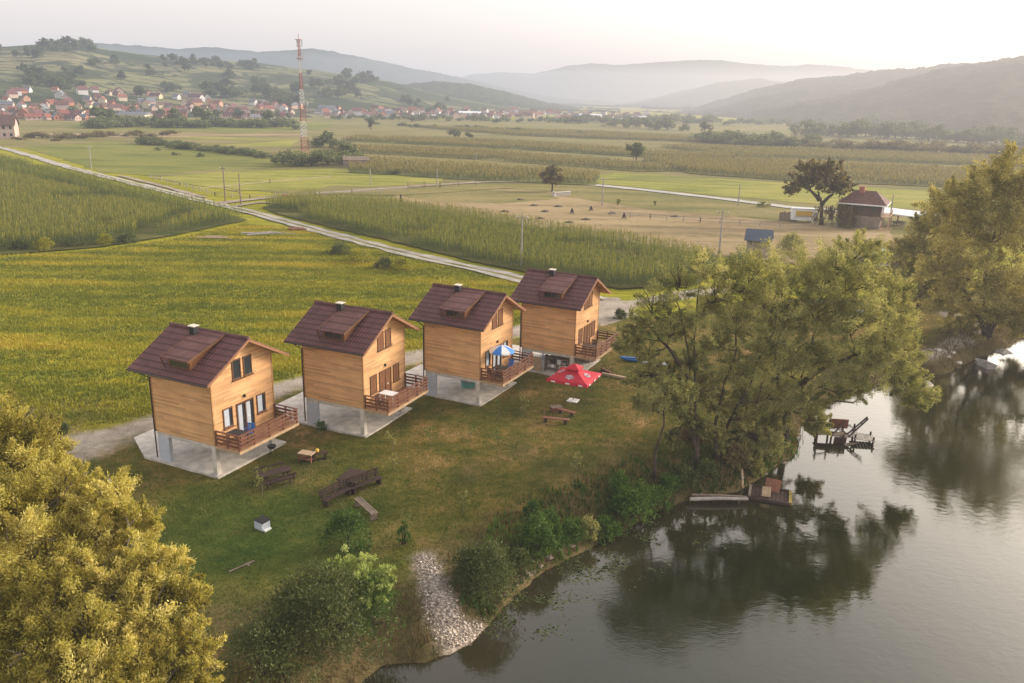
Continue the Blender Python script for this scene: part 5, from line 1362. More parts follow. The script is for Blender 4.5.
# ================================================================== BUSHES AND SAPLINGS NEAR BY
def bush(px, py, r, h, label, mat, seed, leaf=(.14, .06), per=40, n=60, group=None, lean=.0, frac=.34, name='bush', z=None, up=.3, lo=.35):
    p = GP(px, py) if z is None else (*G(px, py, z), z)
    rng = np.random.default_rng(seed); cl = []
    for k in range(n):
        a = rng.random() * 2 * PI; q = r * math.sqrt(rng.random()); t = rng.random() ** .7
        sh = 1 - .55 * t ** 2
        cl.append((q * math.cos(a) * sh, q * math.sin(a) * sh, h * (.06 + .86 * t * (1 - .35 * (q / r) ** 2)), r * frac * (.55 + .7 * rng.random())))
    t = thing(name, label, 'bush', p, 0, group)
    st = MB()
    for k in range(6):
        e = cl[k * 7 % n]; st.tube(wiggle((rng.normal() * .08, rng.normal() * .08, -.05), e[:3], 3, .05, rng), [.035, .025, .018, .008], 5)
    st.build('stem', M['bark'], t)
    link('foliage', leaf_cloud('foliage', cl, per, leaf[0], leaf[1], mat, rng, up), t)
    return t
bush(347, 550, 1.35, 2.5, 'round fresh green bush alone on the lawn below the benches', L['green'], 61, (.15, .06), 60, 70)
bush(322, 650, 2.9, 4.3, 'wide dark green bush at the bottom edge of the bank', L['dark'], 62, (.16, .05), 110, 170, frac=.24)
bush(268, 676, 1.9, 2.9, 'low dark green bush left of the wide one at the bottom edge', L['dark'], 63, (.15, .055), 70, 80)
bush(372, 640, 1.8, 2.8, 'fresher green bush on the bank between the pebbles and the wide bottom bush', L['green'], 64, (.15, .055), 70, 80)
# the pale flowering sprays on top of the wide bush
tp = GP(322, 650)
def vine():
    rng = np.random.default_rng(65); cl = []
    for (px, py, Y, r) in [(336, 566, 32.6, .5), (352, 562, 32.8, .5), (368, 568, 32.6, .55), (384, 572, 32.6, .45), (344, 580, 32.2, .5), (362, 584, 32.0, .55), (378, 586, 32.0, .45), (322, 576, 32.4, .45), (350, 598, 31.6, .45), (368, 600, 31.4, .4), (310, 588, 32.0, .4), (392, 580, 32.2, .35), (330, 592, 31.8, .45)]:
        x, y, z = AT(px, py, Y)
        for k in range(9): d = rng.normal(size=3) * r * .6; cl.append((x + d[0] - tp[0], y + d[1] - tp[1], z + d[2] * .4 - tp[2], r * .36))
    t = thing('pale_bush', 'pale lime feathery plant spilling over the wide dark bush', 'bush', tp)
    link('foliage', leaf_cloud('foliage', cl, 60, .2, .05, L['pale'], rng, .6), t)
    st = MB()
    for c in cl[::8]: st.tube(wiggle((.4, .6, .0), c[:3], 3, .04, rng), [.03, .02, .015, .008], 5)
    st.build('stem', M['bark'], t)
vine()
bush(487, 603, 1.75, 3.3, 'large grey green bush at the water edge right of the pebbles', L['dark'], 66, (.15, .05), 75, 110)
bush(470, 585, 1.2, 2.4, 'smaller grey green bush behind the large one right of the pebbles', L['dark'], 67, (.14, .05), 55, 70)
bush(537, 566, 1.15, 2.7, 'upright green bush on the bank right of the large grey green one', L['green'], 68, (.14, .055), 60, 80)
bush(532, 520, .55, 1.5, 'small bright green bush on the lawn above the bank', L['green'], 69, (.13, .055), 40, 36)
bush(556, 560, .9, 1.3, 'low green shrub beside the upright bush on the bank', L['green'], 70, (.13, .05), 45, 45)
bush(628, 524, 1.5, 1.9, 'bright green bush at the foot of the slim willow', L['green'], 71, (.17, .07), 60, 80)
bush(606, 536, 1.1, 1.2, 'low bright green bush hanging over the water left of the slim willow', L['green'], 72, (.15, .06), 50, 50)
bush(655, 510, 1.2, 1.3, 'low green bush between the slim willow and the water', L['green'], 73, (.15, .06), 45, 50)
bush(683, 497, 1.0, 1.0, 'low scrub under the forked willow at the water', L['dark'], 74, (.16, .06), 45, 50)
for k, (a, b, r_, h_, mt, lb) in enumerate([(520, 585, .9, 1.5, 'dark', 'grey green shrub squeezed between the large bush and the water'), (548, 548, .8, 1.9, 'green', 'narrow bright shrub behind the upright bank bush'), (572, 548, 1.0, 1.1, 'green', 'low fresh shrub on the open bank left of the willows'),
                                                 (588, 543, .8, 1.5, 'willow', 'pale upright shrub on the open bank left of the willows'), (640, 516, 1.1, 2.2, 'green', 'taller bright shrub under the slim willow'), (618, 512, .9, 1.6, 'green', 'bright shrub at the lawn edge behind the willow foot bush'), (668, 503, .9, 1.5, 'green', 'bright shrub at the water below the sparse willow'), (704, 492, .8, 1.3, 'dark', 'dark shrub at the landward end of the log gangplank')]):
    bush(a, b, r_, h_, lb, L[mt], 120 + k, (.14, .055), 46, 46, lo=.3)
bush(735, 470, 1.2, 1.5, 'scrub between the willow trunks near the raft', L['brown'], 75, (.16, .06), 45, 50)
bush(760, 462, 1.3, 1.6, 'olive scrub on the bank above the raft', L['willow'], 76, (.16, .06), 45, 50)
bush(735, 430, 1.6, 2.0, 'olive scrub deep under the river willows', L['dark'], 77, (.18, .07), 45, 60)
bush(690, 440, 1.1, 1.0, 'brown scrub at the trunk of the sparse willow', L['brown'], 78, (.16, .06), 40, 40)
bush(790, 252, 2.4, 3.2, 'grey green shrub at the edge of the tan meadow behind the willows', L['willow'], 79, (.26, .10), 60, 70)
bush(740, 268, 2.2, 2.2, 'low green shrub in front of the small blue roofed shed', L['green'], 80, (.26, .10), 50, 60)
bush(700, 275, 2.0, 1.8, 'low olive shrub at the end of the maize strip', L['dark'], 81, (.26, .10), 45, 50)
bush(830, 262, 2.2, 2.2, 'yellow green shrub between the shrub row and the dark shed roof', L['willow'], 82, (.26, .10), 50, 60)
bush(862, 250, 1.2, 1.8, 'small dark shrub below the brown roofed house', L['dark'], 83, (.26, .10), 40, 40)
bush(620, 318, .8, 1.0, 'small shrub beside the gravel yard', L['dark'], 84, (.18, .07), 40, 36)
bush(60, 434, .7, .9, 'small dark shrub by the bare patch left of the cabins', L['dark'], 85, (.16, .06), 40, 40)
for k, (a, b) in enumerate([(20, 250), (45, 250), (75, 247), (105, 245), (128, 243), (360, 262), (385, 268), (402, 271), (340, 254)]):
    bush(a, b, 1.4 + .3 * (k % 3), 1.5 + .3 * (k % 2), 'low rounded weed bush along the maize edge' + (' left of the log pile' if k < 5 else ' above the cabins'), L['grass'] if k % 2 else L['dark'], 90 + k, (.26, .10), 40, 40, 'weed bushes along the maize left of the log pile' if k < 5 else 'weed bushes along the maize above the cabins')
rng_s = random.Random(5)
def sapling(px, py, h, k):
    p = GP(px, py); t = thing('sapling', 'thin young fruit tree with few leaves on the lawn', 'sapling', p, rng_s.random() * 6, 'young fruit trees on the lawn')
    MB().tube([(0, 0, 0), (.03, .02, h * .5), (.0, .04, h)], [.016, .012, .006], 6).build('stem', M['palebark'], t)
    MB().tube([(.12, 0, -.05), (.12, 0, h * .5)], .013, 6).build('stake', M['oldwood'], t)
    rng = np.random.default_rng(200 + k); cl = [(rng.normal() * .2, rng.normal() * .2, h * (.35 + .65 * rng.random()), .18) for _ in range(12)]
    link('foliage', leaf_cloud('foliage', cl, 12, .12, .05, L['green'] if k % 2 else L['willow'], rng, .3), t)
for k, (a, b, h) in enumerate([(523, 417, 1.9), (499, 420, 1.5), (393, 452, 1.6), (430, 445, 1.5), (464, 512, 1.3), (405, 543, 1.6), (393, 470, 1.1), (470, 440, 1.2), (575, 470, 1.0), (320, 435, .9), (262, 495, 1.6), (498, 446, 1.1)]):
    sapling(a, b, h, k)
bush(404, 544, .4, 1.5, 'slender leafy young bush right of the round green bush', L['green'], 101, (.12, .05), 30, 24)
bush(322, 430, .45, .8, 'small potted looking shrub at the pad of the cabin with closed shutters', L['green'], 102, (.12, .05), 30, 24)

# ================================================================== FIELD TREES (copies of a few grown forms)
protos = {}
def far_tree_mesh(kind, seed):
    rng = np.random.default_rng(seed)
    if kind == 'tree': lobes = [(rng.normal() * .16, rng.normal() * .16, .38 + .45 * rng.random(), .20) for _ in range(9)]
    elif kind == 'tall': lobes = [(rng.normal() * .09, rng.normal() * .09, .3 + .6 * rng.random(), .15) for _ in range(9)]
    else: lobes = [(rng.normal() * .38, rng.normal() * .30, .18 + .40 * rng.random(), .30) for _ in range(9)]
    cl = subclumps(lobes, 12, .42, rng, .4)
    cl = [(q[0], q[1], max(q[2], .12 if kind != 'bush' else .05), q[3]) for q in cl]
    tr = MB(); tr.tube([(0, 0, -.03), (.01, 0, .25), (0, .02, .6)], [.035, .025, .01], 6)
    for k in range(4): tr.tube([(0, 0, .2 + .05 * k), (lobes[k][0] * .8, lobes[k][1] * .8, max(.25, lobes[k][2] * .9))], [.016, .006], 5)
    return leaf_cloud('crown', cl, 24, .075, .045, None or L['far'], rng, .2), tr.mesh('trunk', M['bark'])
for kind in ('tree', 'tall', 'bush'):
    for v in range(3): protos[(kind, v)] = far_tree_mesh(kind, 300 + v * 7 + len(kind))
crown_mats = {}
def proto_me(kind, v, mat):
    key = (kind, v, mat)
    if key not in crown_mats:
        c = protos[(kind, v)][0]
        if mat != 'far':
            c = c.copy(); c.materials[0] = L[mat]
        crown_mats[key] = (c, protos[(kind, v)][1])
    return crown_mats[key]
rf = random.Random(77)
def field_tree(x, y, z, h, kind, label, group=None, mat='far', wide=1.0):
    nm = {'tree': 'field_tree', 'tall': 'field_tree', 'bush': 'field_bush'}[kind]
    t = thing(nm, label, 'bush' if kind == 'bush' else 'tree', (x, y, z - .05), rf.random() * 6.28, group, (h * wide, h * wide, h))
    c, tr = proto_me(kind, rf.randrange(3), mat)
    link('crown', c, t); link('trunk', tr, t)
    return t
def ft_px(px, py, hpx, kind, label, group=None, mat='far', wide=1.0):
    x, y = G(px, py); d = math.sqrt(x * x + y * y + CAM_H ** 2)
    return field_tree(x, y, 0, hpx * d / F, kind, label, group, mat, wide)
def hedge(pts, n, h0, h1, kind, label, group, mat='far', wide=1.0, jy=1.5):
    seg = [math.dist(a, b) for a, b in zip(pts[:-1], pts[1:])]; tot = sum(seg)
    for k in range(n):
        u = (k + rf.uniform(-.35, .35) + .5) / n * tot
        for (a, b), s_ in zip(zip(pts[:-1], pts[1:]), seg):
            if u <= s_ or (a, b) == (pts[-2], pts[-1]): break
            u -= s_
        px = a[0] + (b[0] - a[0]) * u / s_; py = a[1] + (b[1] - a[1]) * u / s_ + rf.uniform(-jy, jy)
        ft_px(px, py, rf.uniform(h0, h1), kind, label, group, mat, wide)
hedge([(138, 143), (180, 148), (230, 153), (268, 158)], 26, 5, 9, 'bush', 'dark bush in the slanting hedge line left of the mast foot', 'bushes of the slanting hedge left of the mast', 'far', 1.9, .8)
for px, py, hp, kd, lb in [(282, 164, 14, 'bush', 'wide dark bush at the left of the clump below the mast'), (296, 166, 18, 'bush', 'tall round bush in the clump straight below the mast'), (312, 166, 19, 'bush', 'big light green bush right below the mast'), (328, 165, 18, 'bush', 'dark bush at the right of the mast clump'),
                           (342, 164, 16, 'bush', 'dark bush touching the grey shed beside the mast'), (330, 148, 16, 'tree', 'rounded tree right behind the mast clump'), (344, 150, 13, 'bush', 'low bush behind the grey shed'), (318, 147, 14, 'bush', 'round bush just behind the mast foot'), (350, 160, 17, 'tree', 'dark tree standing against the grey shed')]:
    ft_px(px, py, hp, kd, lb, None, 'far', 1.45)
hedge([(88, 127), (150, 127), (200, 127), (260, 127), (300, 128)], 30, 7, 13, 'bush', 'bush of the green belt in front of the far village', 'belt of bushes in front of the far village', 'far', 1.6)
for px, hp in ((101, 18), (112, 15), (176, 16), (204, 19), (268, 15)): ft_px(px, 126, hp, 'tree', {101: 'broad dark tree in the village belt, farthest left of the tall ones', 112: 'tree right beside the broad dark one in the village belt', 176: 'dark tree in the village belt midway to the mast', 204: 'tallest tree of the village belt', 268: 'tree of the village belt nearest the mast'}[px], None, 'far', 1.1)
hedge([(15, 139), (60, 140), (100, 137), (140, 136), (170, 137)], 15, 3, 7, 'bush', 'low brown bush along the field border below the village', 'low bushes along the border below the village', 'brown', 2.2)
hedge([(150, 150), (200, 158), (140, 147)], 3, 4, 6, 'bush', 'small low bush at the end of the upper pasture', 'low bushes in the upper pasture')
hedge([(370, 125), (450, 128), (540, 133), (640, 138)], 14, 3, 6, 'bush', 'low bush on a field border in the middle of the plain', 'low bushes on the middle field borders', 'far', 2.4, .8)
for px, py, hp, kd, lb, mt in [(636, 163, 20, 'tree', 'single round green tree alone on the plain', 'far'), (552, 192, 27, 'tree', 'brown bushy tree where the white lane begins', 'brown'), (371, 130, 11, 'tall', 'small tree on the plain right of the mast', 'far'), (455, 137, 9, 'bush', 'dark bush between two far maize strips', 'dark'), (470, 138, 7, 'bush', 'low dark bush beside the one between far maize strips', 'dark'),
                               (937, 172, 8, 'bush', 'dark round bush alone in the right hand maize', 'brown'), (618, 206, 8, 'tall', 'spindly little tree by the fence of the tan meadow', 'willow'), (655, 206, 6, 'tall', 'thin sapling in the strip beside the white lane', 'willow'), (763, 207, 8, 'bush', 'yellow bush beside the white lane', 'willow'), (395, 175, 7, 'bush', 'small bush at the corner of the bright pasture', 'dark')]:
    ft_px(px, py, hp, kd, lb, None, mt, 1.1)
for px, py, hp in [(636, 128, 13), (648, 129, 14), (657, 130, 12), (668, 130, 15), (625, 127, 9), (612, 127, 8), (683, 131, 9)]:
    ft_px(px, py, hp, 'bush', 'hazy tree of the row at the foot of the far hills, centre right', 'hazy trees at the foot of the far hills')
hedge([(702, 140), (730, 145), (770, 146), (810, 146)], 18, 8, 16, 'bush', 'olive bush of the thicket in the middle right of the plain', 'thicket in the middle right of the plain', 'far', 1.6)
ft_px(704, 134, 13, 'tree', 'small round tree at the left end of the right hand thicket', None, 'far')
hedge([(800, 136), (870, 138), (920, 140), (960, 143), (1024, 146), (1060, 150)], 26, 9, 20, 'bush', 'hazy tree along the foot of the right hand ridge', 'hazy trees along the foot of the right hand ridge', 'far', 1.1)
hedge([(810, 150), (880, 152), (950, 154), (1040, 158)], 24, 6, 14, 'bush', 'brownish bush in the long row below the right hand ridge', 'row of bushes below the right hand ridge', 'brown', 1.7)
hedge([(860, 128), (930, 128), (1030, 130)], 22, 10, 18, 'bush', 'pale hazy tree right at the foot of the right hand ridge', 'pale hazy trees at the ridge foot', 'far', 1.3)
hedge([(560, 122), (640, 123), (740, 124), (840, 126)], 26, 5, 10, 'bush', 'very hazy tree at the far end of the valley floor', 'very hazy trees at the end of the valley', 'far', 1.8)
# groves on the hillside fields
def grove(x0, x1, y0, y1, n, h, label, group, mat='dark'):
    for k in range(n):
        q = hill_hit(rf.uniform(x0, x1), rf.uniform(y0, y1))
        if q: field_tree(q[0], q[1], q[2] - .6, h * rf.uniform(.7, 1.25), 'tree' if rf.random() < .6 else 'bush', label, group, mat, 1.2)
grove(37, 92, 46, 52, 15, 13, 'dark tree of the grove crowning the left hilltop', 'hilltop grove on the left')
grove(-20, 44, 50, 58, 12, 10, 'tree of the wood below the left hilltop', 'wood below the left hilltop')
grove(24, 84, 72, 90, 24, 10, 'dark tree of the wooded slope above the left houses', 'wooded slope above the left houses')
grove(158, 220, 60, 69, 16, 10, 'tree of the copse high on the hill left of the mast', 'copse high on the hill left of the mast')
grove(214, 262, 64, 72, 14, 10, 'tree of the second copse high on the hill beside the mast', 'second copse beside the mast')
grove(195, 240, 88, 99, 12, 11, 'tree of the dark clump above the village roofs', 'clump above the village roofs')
grove(252, 275, 91, 102, 8, 11, 'tree of the small clump left of the mast, above the roofs', 'small clump left of the mast')
grove(276, 300, 94, 112, 10, 12, 'tall dark tree of the clump directly left of the mast', 'clump directly left of the mast')
grove(308, 362, 76, 104, 26, 11, 'tree of the wooded hillside right of the mast', 'wooded hillside right of the mast')
grove(336, 396, 76, 86, 14, 11, 'tree of the crest wood right of the mast', 'crest wood right of the mast')
grove(400, 450, 100, 113, 14, 9, 'tree among the houses at the hill foot right of the mast', 'trees among the houses right of the mast')
for a, b in ((113, 62), (152, 74), (188, 72), (96, 66), (124, 82), (170, 90), (230, 80), (260, 82), (140, 96)): grove(a - 4, a + 4, b - 3, b + 3, 2, 9, 'single field tree scattered on the hillside pastures', 'scattered trees on the hillside pastures')

hedge([(325, 119), (420, 121), (520, 122), (640, 123)], 30, 4, 9, 'bush', 'garden tree in front of the houses right of the mast', 'garden trees in front of the houses right of the mast', 'far', 1.3)
hedge([(10, 119), (100, 118), (200, 119), (300, 120)], 16, 6, 11, 'tree', 'garden tree between the houses left of the mast', 'garden trees between the houses left of the mast', 'far', 1.2)

# ================================================================== FAR VILLAGE
VW = [plain('render_white', (.50, .48, .46), .9, .1, .3), plain('render_cream', (.52, .43, .31), .9, .1, .3), plain('render_orange', (.46, .27, .17), .9, .1, .3), plain('render_pink', (.44, .32, .27), .9, .1, .3), plain('render_yellow', (.50, .42, .27), .9, .1, .3), plain('brick_raw', (.34, .15, .09), .9, .2, .3)]
VWN = ['white', 'cream', 'orange', 'pink', 'yellow', 'brick']
VR = [plain('roof_red_tile', (.22, .075, .05), .8, .2, .3), plain('roof_dark_red', (.12, .05, .045), .8, .2, .3), plain('roof_grey', (.14, .145, .16), .7, .2, .3), plain('roof_brown', (.11, .065, .05), .8, .2, .3)]
VRN = ['red', 'dark red', 'grey', 'brown']
vh = {}
def village_mesh(wi, ri, v):
    if (wi, ri, v) not in vh:
        w_, d_, h_, rh = [(9, 8, 4.2, 3.4), (11, 8, 5.6, 3.4), (8, 7, 3.2, 3.6), (14, 8, 3.4, 2.6)][v]
        a = MB(); a.prism_x([(-d_ / 2, -3), (d_ / 2, -3), (d_ / 2, h_), (0, h_ + rh - .15), (-d_ / 2, h_)], -w_ / 2, w_ / 2)
        r_ = MB(); e = d_ / 2 + .6; k = rh / (d_ / 2); r_.prism_x([(-e, h_ + .1 - k * .6), (0, h_ + rh + .12), (e, h_ + .1 - k * .6), (e, h_ - k * .6 - .12), (0, h_ + rh - .12), (-e, h_ - k * .6 - .12)], -w_ / 2 - .5, w_ / 2 + .5)
        c_ = MB(); c_.box(w_ * .2, w_ * .2 + .7, .6, 1.3, h_ + rh * .5, h_ + rh + 1.0)
        wn = []
        for sx in (-1, 1):
            for yy in (-d_ * .22, d_ * .22): wn.append(((sx * w_ / 2, yy), True))
        for xx in (-w_ * .3, 0, w_ * .3): wn.append(((xx, -d_ / 2), False))
        ws = []
        for (p, side), k2 in zip(wn, range(9)):
            m = MB(); zc = h_ * .62
            if side: m.box(p[0] - .06, p[0] + .06, p[1] - .5, p[1] + .5, zc - .65, zc + .65)
            else: m.box(p[0] - .5, p[0] + .5, p[1] - .06, p[1] + .06, zc - .65, zc + .65)
            ws.append(m.mesh('window', M['glass']))
        vh[(wi, ri, v)] = (a.mesh('wall', VW[wi]), r_.mesh('roof', VR[ri]), c_.mesh('chimney', VW[5]), ws)
    return vh[(wi, ri, v)]
vcount = {}
def village_house(px, py, wi, ri, v, where, windows=False, sc=1.0, q=None):
    q = q or hill_hit(px, py)
    if q is None:
        g_ = G(px, py); q = (g_[0], g_[1], 0)
    size = ['broad', 'tall', 'small', 'long'][v]
    lab = f'{size} {VWN[wi]} house with {VRN[ri]} roof {where}'
    t = thing('village_house', lab, 'house', q, rf.uniform(-.9, .9) + (PI / 2 if rf.random() < .4 else 0), 'houses of the far village', sc)
    a, r_, c_, ws = village_mesh(wi, ri, v)
    link('wall', a, t); ro = link('roof', r_, t); link('chimney', c_, ro)
    if windows:
        for m in ws: link('window', m, t)
    return t
rv = random.Random(19)
zones = [(-20, 55, 'at the left end of the village'), (55, 110, 'above the broad dark village trees'), (110, 165, 'midway to the mast'), (165, 230, 'in the village a little left of the mast'), (230, 300, 'in the village just left of the mast')]
for x0, x1, wh in zones:
    n = int((x1 - x0) / 75 * 42)
    for k in range(n):
        px = x0 + (x1 - x0) * (k + rv.random()) / n; row = rv.random()
        top = np.interp(px, [0, 60, 100, 200, 300], [92, 91, 93, 98, 106]); bot = np.interp(px, [0, 150, 300], [121, 121, 121])
        py = bot + (top - bot) * row ** 1.1
        village_house(px, py, rv.choice([0, 0, 0, 1, 1, 2, 3, 3, 4, 5, 5]), rv.choice([0, 0, 1, 1, 1, 3, 3, 2]), rv.choice([0, 0, 1, 2, 2, 3]), wh, row < .3, rv.uniform(.52, .78))
zones2 = [(318, 400, 'in the village right of the mast'), (400, 480, 'at the foot of the wooded spur'), (480, 560, 'in the hazy part of the village'), (560, 650, 'in the haziest far end of the village')]
for x0, x1, wh in zones2:
    n = int((x1 - x0) / 80 * 34)
    for k in range(n):
        px = x0 + (x1 - x0) * (k + rv.random()) / n
        py = np.interp(px, [318, 450, 560, 650], [118, 119, 120, 121]) - rv.random() ** 1.3 * np.interp(px, [318, 450, 650], [7, 9, 5])
        village_house(px, py, rv.choice([0, 0, 0, 0, 1, 2, 3]), rv.choice([0, 0, 1, 2, 3]), rv.choice([0, 1, 2, 2, 3]), wh, False, rv.uniform(.55, .8))
def hall(px, py, w_, d_, h_, lab, mt, rt):
    x, y = G(px, py); t = thing('factory_hall', lab, 'hall', (x, y, 0), rf.uniform(-.2, .2))
    MB().box(-w_ / 2, w_ / 2, -d_ / 2, d_ / 2, -.5, h_).build('wall', mt, t); MB().prism_x([(-d_ / 2 - .4, h_ + .01), (d_ / 2 + .4, h_ + .01), (0, h_ + 1.6)], -w_ / 2 - .4, w_ / 2 + .4).build('roof', rt, t)
    for k in range(4): MB().box(-w_ * .36 + k * w_ * .22, -w_ * .30 + k * w_ * .22, -d_ / 2 - .05, -d_ / 2 + .02, h_ * .45, h_ * .8).build('window', M['glass'], t)
hall(470, 118, 22, 12, 5, 'big white hall at the centre of the far village', VW[0], M['whitetin']); hall(590, 119, 24, 12, 4, 'long white hall at the far end of the valley, left one', VW[0], M['whitetin'])
hall(640, 121, 20, 10, 3.5, 'low white hall at the far end of the valley, beside the hazy trees', VW[0], M['whitetin']); hall(528, 119, 12, 9, 6, 'tall pale block in the hazy part of the village', VW[3], VR[0]); hall(566, 121, 9, 8, 4.5, 'orange block at the hazy end of the village', VW[2], VR[0])
hall(134, 121, 22, 11, 4.5, 'long cream hall with a blue grey roof in front of the village', VW[1], VR[2])
def barn():
    x, y = G(2, 138); t = thing('barn', 'unplastered brick house with a dark roof cut by the left edge of the view', 'house', (x, y, 0), R(20))
    MB().prism_x([(-4.5, 0), (4.5, 0), (4.5, 6.2), (0, 9.6), (-4.5, 6.2)], -6, 6).build('wall', VW[3], t)
    ro = MB().prism_x([(-5.3, 5.7), (0, 9.9), (5.3, 5.7), (5.3, 5.45), (0, 9.65), (-5.3, 5.45)], -6.6, 6.6).build('roof', VR[3], t); MB().box(1, 1.8, .8, 1.6, 8, 10.8).build('chimney', VW[5], ro)
    MB().box(-6.02, 6.02, -4.53, -4.5, 2.9, 3.3).build('floor_band', M['concrete'], t)
    for xx in (-4, -1, 2, 4.6):
        for zz in (1.6, 4.6): MB().box(xx - .5, xx + .5, -4.56, -4.49, zz - .6, zz + .6).build('window', M['glass'], t)
barn()

# ================================================================== MAST, POLES, SHEDS ON THE PLAIN
def mast():
    x, y = G(304, 153); d = math.hypot(x, y); top = AT(302, 40, y)[2]
    t = thing('radio_mast', 'tall red and white lattice radio mast rising above the village', 'mast', (x, y, 0), .3)
    red = plain('mast_red', (.30, .085, .065), .5, .15, 1); wh = plain('mast_white', (.50, .48, .47), .5, .1, 1)
    n = 28; W = lambda z: 1.5 * max(0, 1 - z / top / .8) + .42
    cs = [(1, 0), (-.5, .87), (-.5, -.87)]
    def pt(k, z): return (cs[k][0] * W(z), cs[k][1] * W(z), z)
    bands = 7
    for b in range(bands):
        m = MB(); z0, z1 = top * b / bands, top * (b + 1) / bands; st = 4
        for i in range(st):
            a, c_ = z0 + (z1 - z0) * i / st, z0 + (z1 - z0) * (i + 1) / st
            for k in range(3):
                j = (k + 1) % 3
                m.beam(pt(k, a), pt(k, c_), .2); m.beam(pt(k, a), pt(j, c_), .09); m.beam(pt(j, a), pt(k, c_), .09); m.beam(pt(k, c_), pt(j, c_), .09)
        m.build('lattice_section', red if b % 2 == 0 else wh, t)
    for k in range(3):
        for zz in (top * .86, top * .97): MB().box(cs[k][0] * 1.1 - .16, cs[k][0] * 1.1 + .16, cs[k][1] * 1.1 - .16, cs[k][1] * 1.1 + .16, zz - 1.2, zz + 1.2).build('antenna', wh, t)
    pl = MB(); pl.prism([(1.4 * math.cos(a), 1.4 * math.sin(a)) for a in np.linspace(0, 2 * PI, 9)[:-1]], top * .84, top * .843); pl.prism([(1.3 * math.cos(a), 1.3 * math.sin(a)) for a in np.linspace(0, 2 * PI, 9)[:-1]], top, top + .15); pl.build('platform', red, t)
    MB().tube([(0, 0, top), (0, 0, top + 2.2)], .09, 6).build('spike', red, t)
    MB().tube([(W(top * .44) + .9, 0, top * .43), (W(top * .44) + 1.2, 0, top * .43)], 1.0, 12).build('dish', wh, t)
mast()
def pole(px, py, toppx, label, arm=True, mt='greywood'):
    x, y = G(px, py); h = AT(px, toppx, y)[2]
    t = thing('utility_pole', label, 'utility pole', (x, y, -.1), rf.uniform(-.4, .4))
    MB().tube([(0, 0, 0), (0, 0, h)], [.16, .10], 8).build('shaft', M[mt], t)
    if arm:
        MB().box(-.9, .9, -.06, .06, h - .7, h - .58).build('crossarm', M[mt], t)
        for xx in (-.8, 0, .8): MB().tube([(xx, 0, h - .578), (xx, 0, h - .38)], [.05, .03], 6).build('insulator', M['white'], t)
    return (x, y, h)
pole(521, 268, 212, 'grey wooden pole standing in the maize behind the farthest cabin'); pole(719, 254, 208, 'wooden pole left of the small blue roofed shed')
P1 = pole(225.5, 202, 165, 'taller of the two linked poles beside the road junction', True, 'oldwood'); P2 = pole(241, 205, 173, 'shorter of the two linked poles beside the road junction', False, 'oldwood')
pole(91.5, 169, 145, 'pole in the upper left pasture beside the road'); pole(370.5, 186, 168, 'short pole at the border of the bright pasture right of the mast', False); pole(602, 206, 176, 'pole beside the white lane near the brown bushy tree')
pole(738, 206, 183, 'pole beside the white lane left of the kiosk', False); pole(889, 224, 194, 'pole in front of the white tin roof', False); pole(437, 187, 168, 'pole by the fence where the dirt lane bends', False); pole(476, 160, 152, 'little pole in the middle of the far maize', False)
t = thing('pole_brace', 'horizontal timber joining the two linked poles at the road junction', 'timber', (P1[0], P1[1], 2.6)); d_ = (P2[0] - P1[0], P2[1] - P1[1]); MB().beam((0, 0, 0), (d_[0], d_[1], 0), .16).build('timber', M['oldwood'], t); MB().beam((0, 0, .5), (d_[0], d_[1], .5), .1).build('upper_rail', M['oldwood'], t)

def gable_shed(px, py, rz, w_, d_, h_, rh, label, wall, roof, over=.35, name='shed', legs=0.0, chim=False):
    x, y = G(px, py); t = thing(name, label, 'shed', (x, y, 0), rz)
    MB().prism_x([(-d_ / 2, legs), (d_ / 2, legs), (d_ / 2, h_), (0, h_ + rh - .1), (-d_ / 2, h_)], -w_ / 2, w_ / 2).build('wall', wall, t)
    k = rh / (d_ / 2); e = d_ / 2 + over
    MB().prism_x([(-e, h_ - k * over + .06), (0, h_ + rh + .06), (e, h_ - k * over + .06), (e, h_ - k * over - .03), (0, h_ + rh - .03), (-e, h_ - k * over - .03)], -w_ / 2 - over, w_ / 2 + over).build('roof', roof, t)
    for sx in (-1, 1):
        for sy in (-1, 1): MB().box(sx * (w_ / 2 + .05) - .07, sx * (w_ / 2 + .05) + .07, sy * (d_ / 2 + .05) - .07, sy * (d_ / 2 + .05) + .07, 0, h_ - .05).build('post', M['greywood'], t)
    dr = MB(); dr.box(-.45, .45, -d_ / 2 - .05, -d_ / 2 - .005, legs + .05, legs + 1.9); dr.build('door', M['oldwood'], t)
    return t
gable_shed(757, 256, R(-20), 3.1, 2.6, 3.0, 1.1, 'small plank shed with a slate blue gable roof at the meadow edge', siding('shed_boards', (.34, .28, .21), .3, .5, 'X'), M['bluetin'], .5)
gable_shed(356, 167, R(12), 7.5, 4, 2.4, .9, 'low reddish grey shed beside the bushes under the mast', plain('shed_wall', (.30, .21, .17), .9, .25, 1), M['oldwood'], .3)
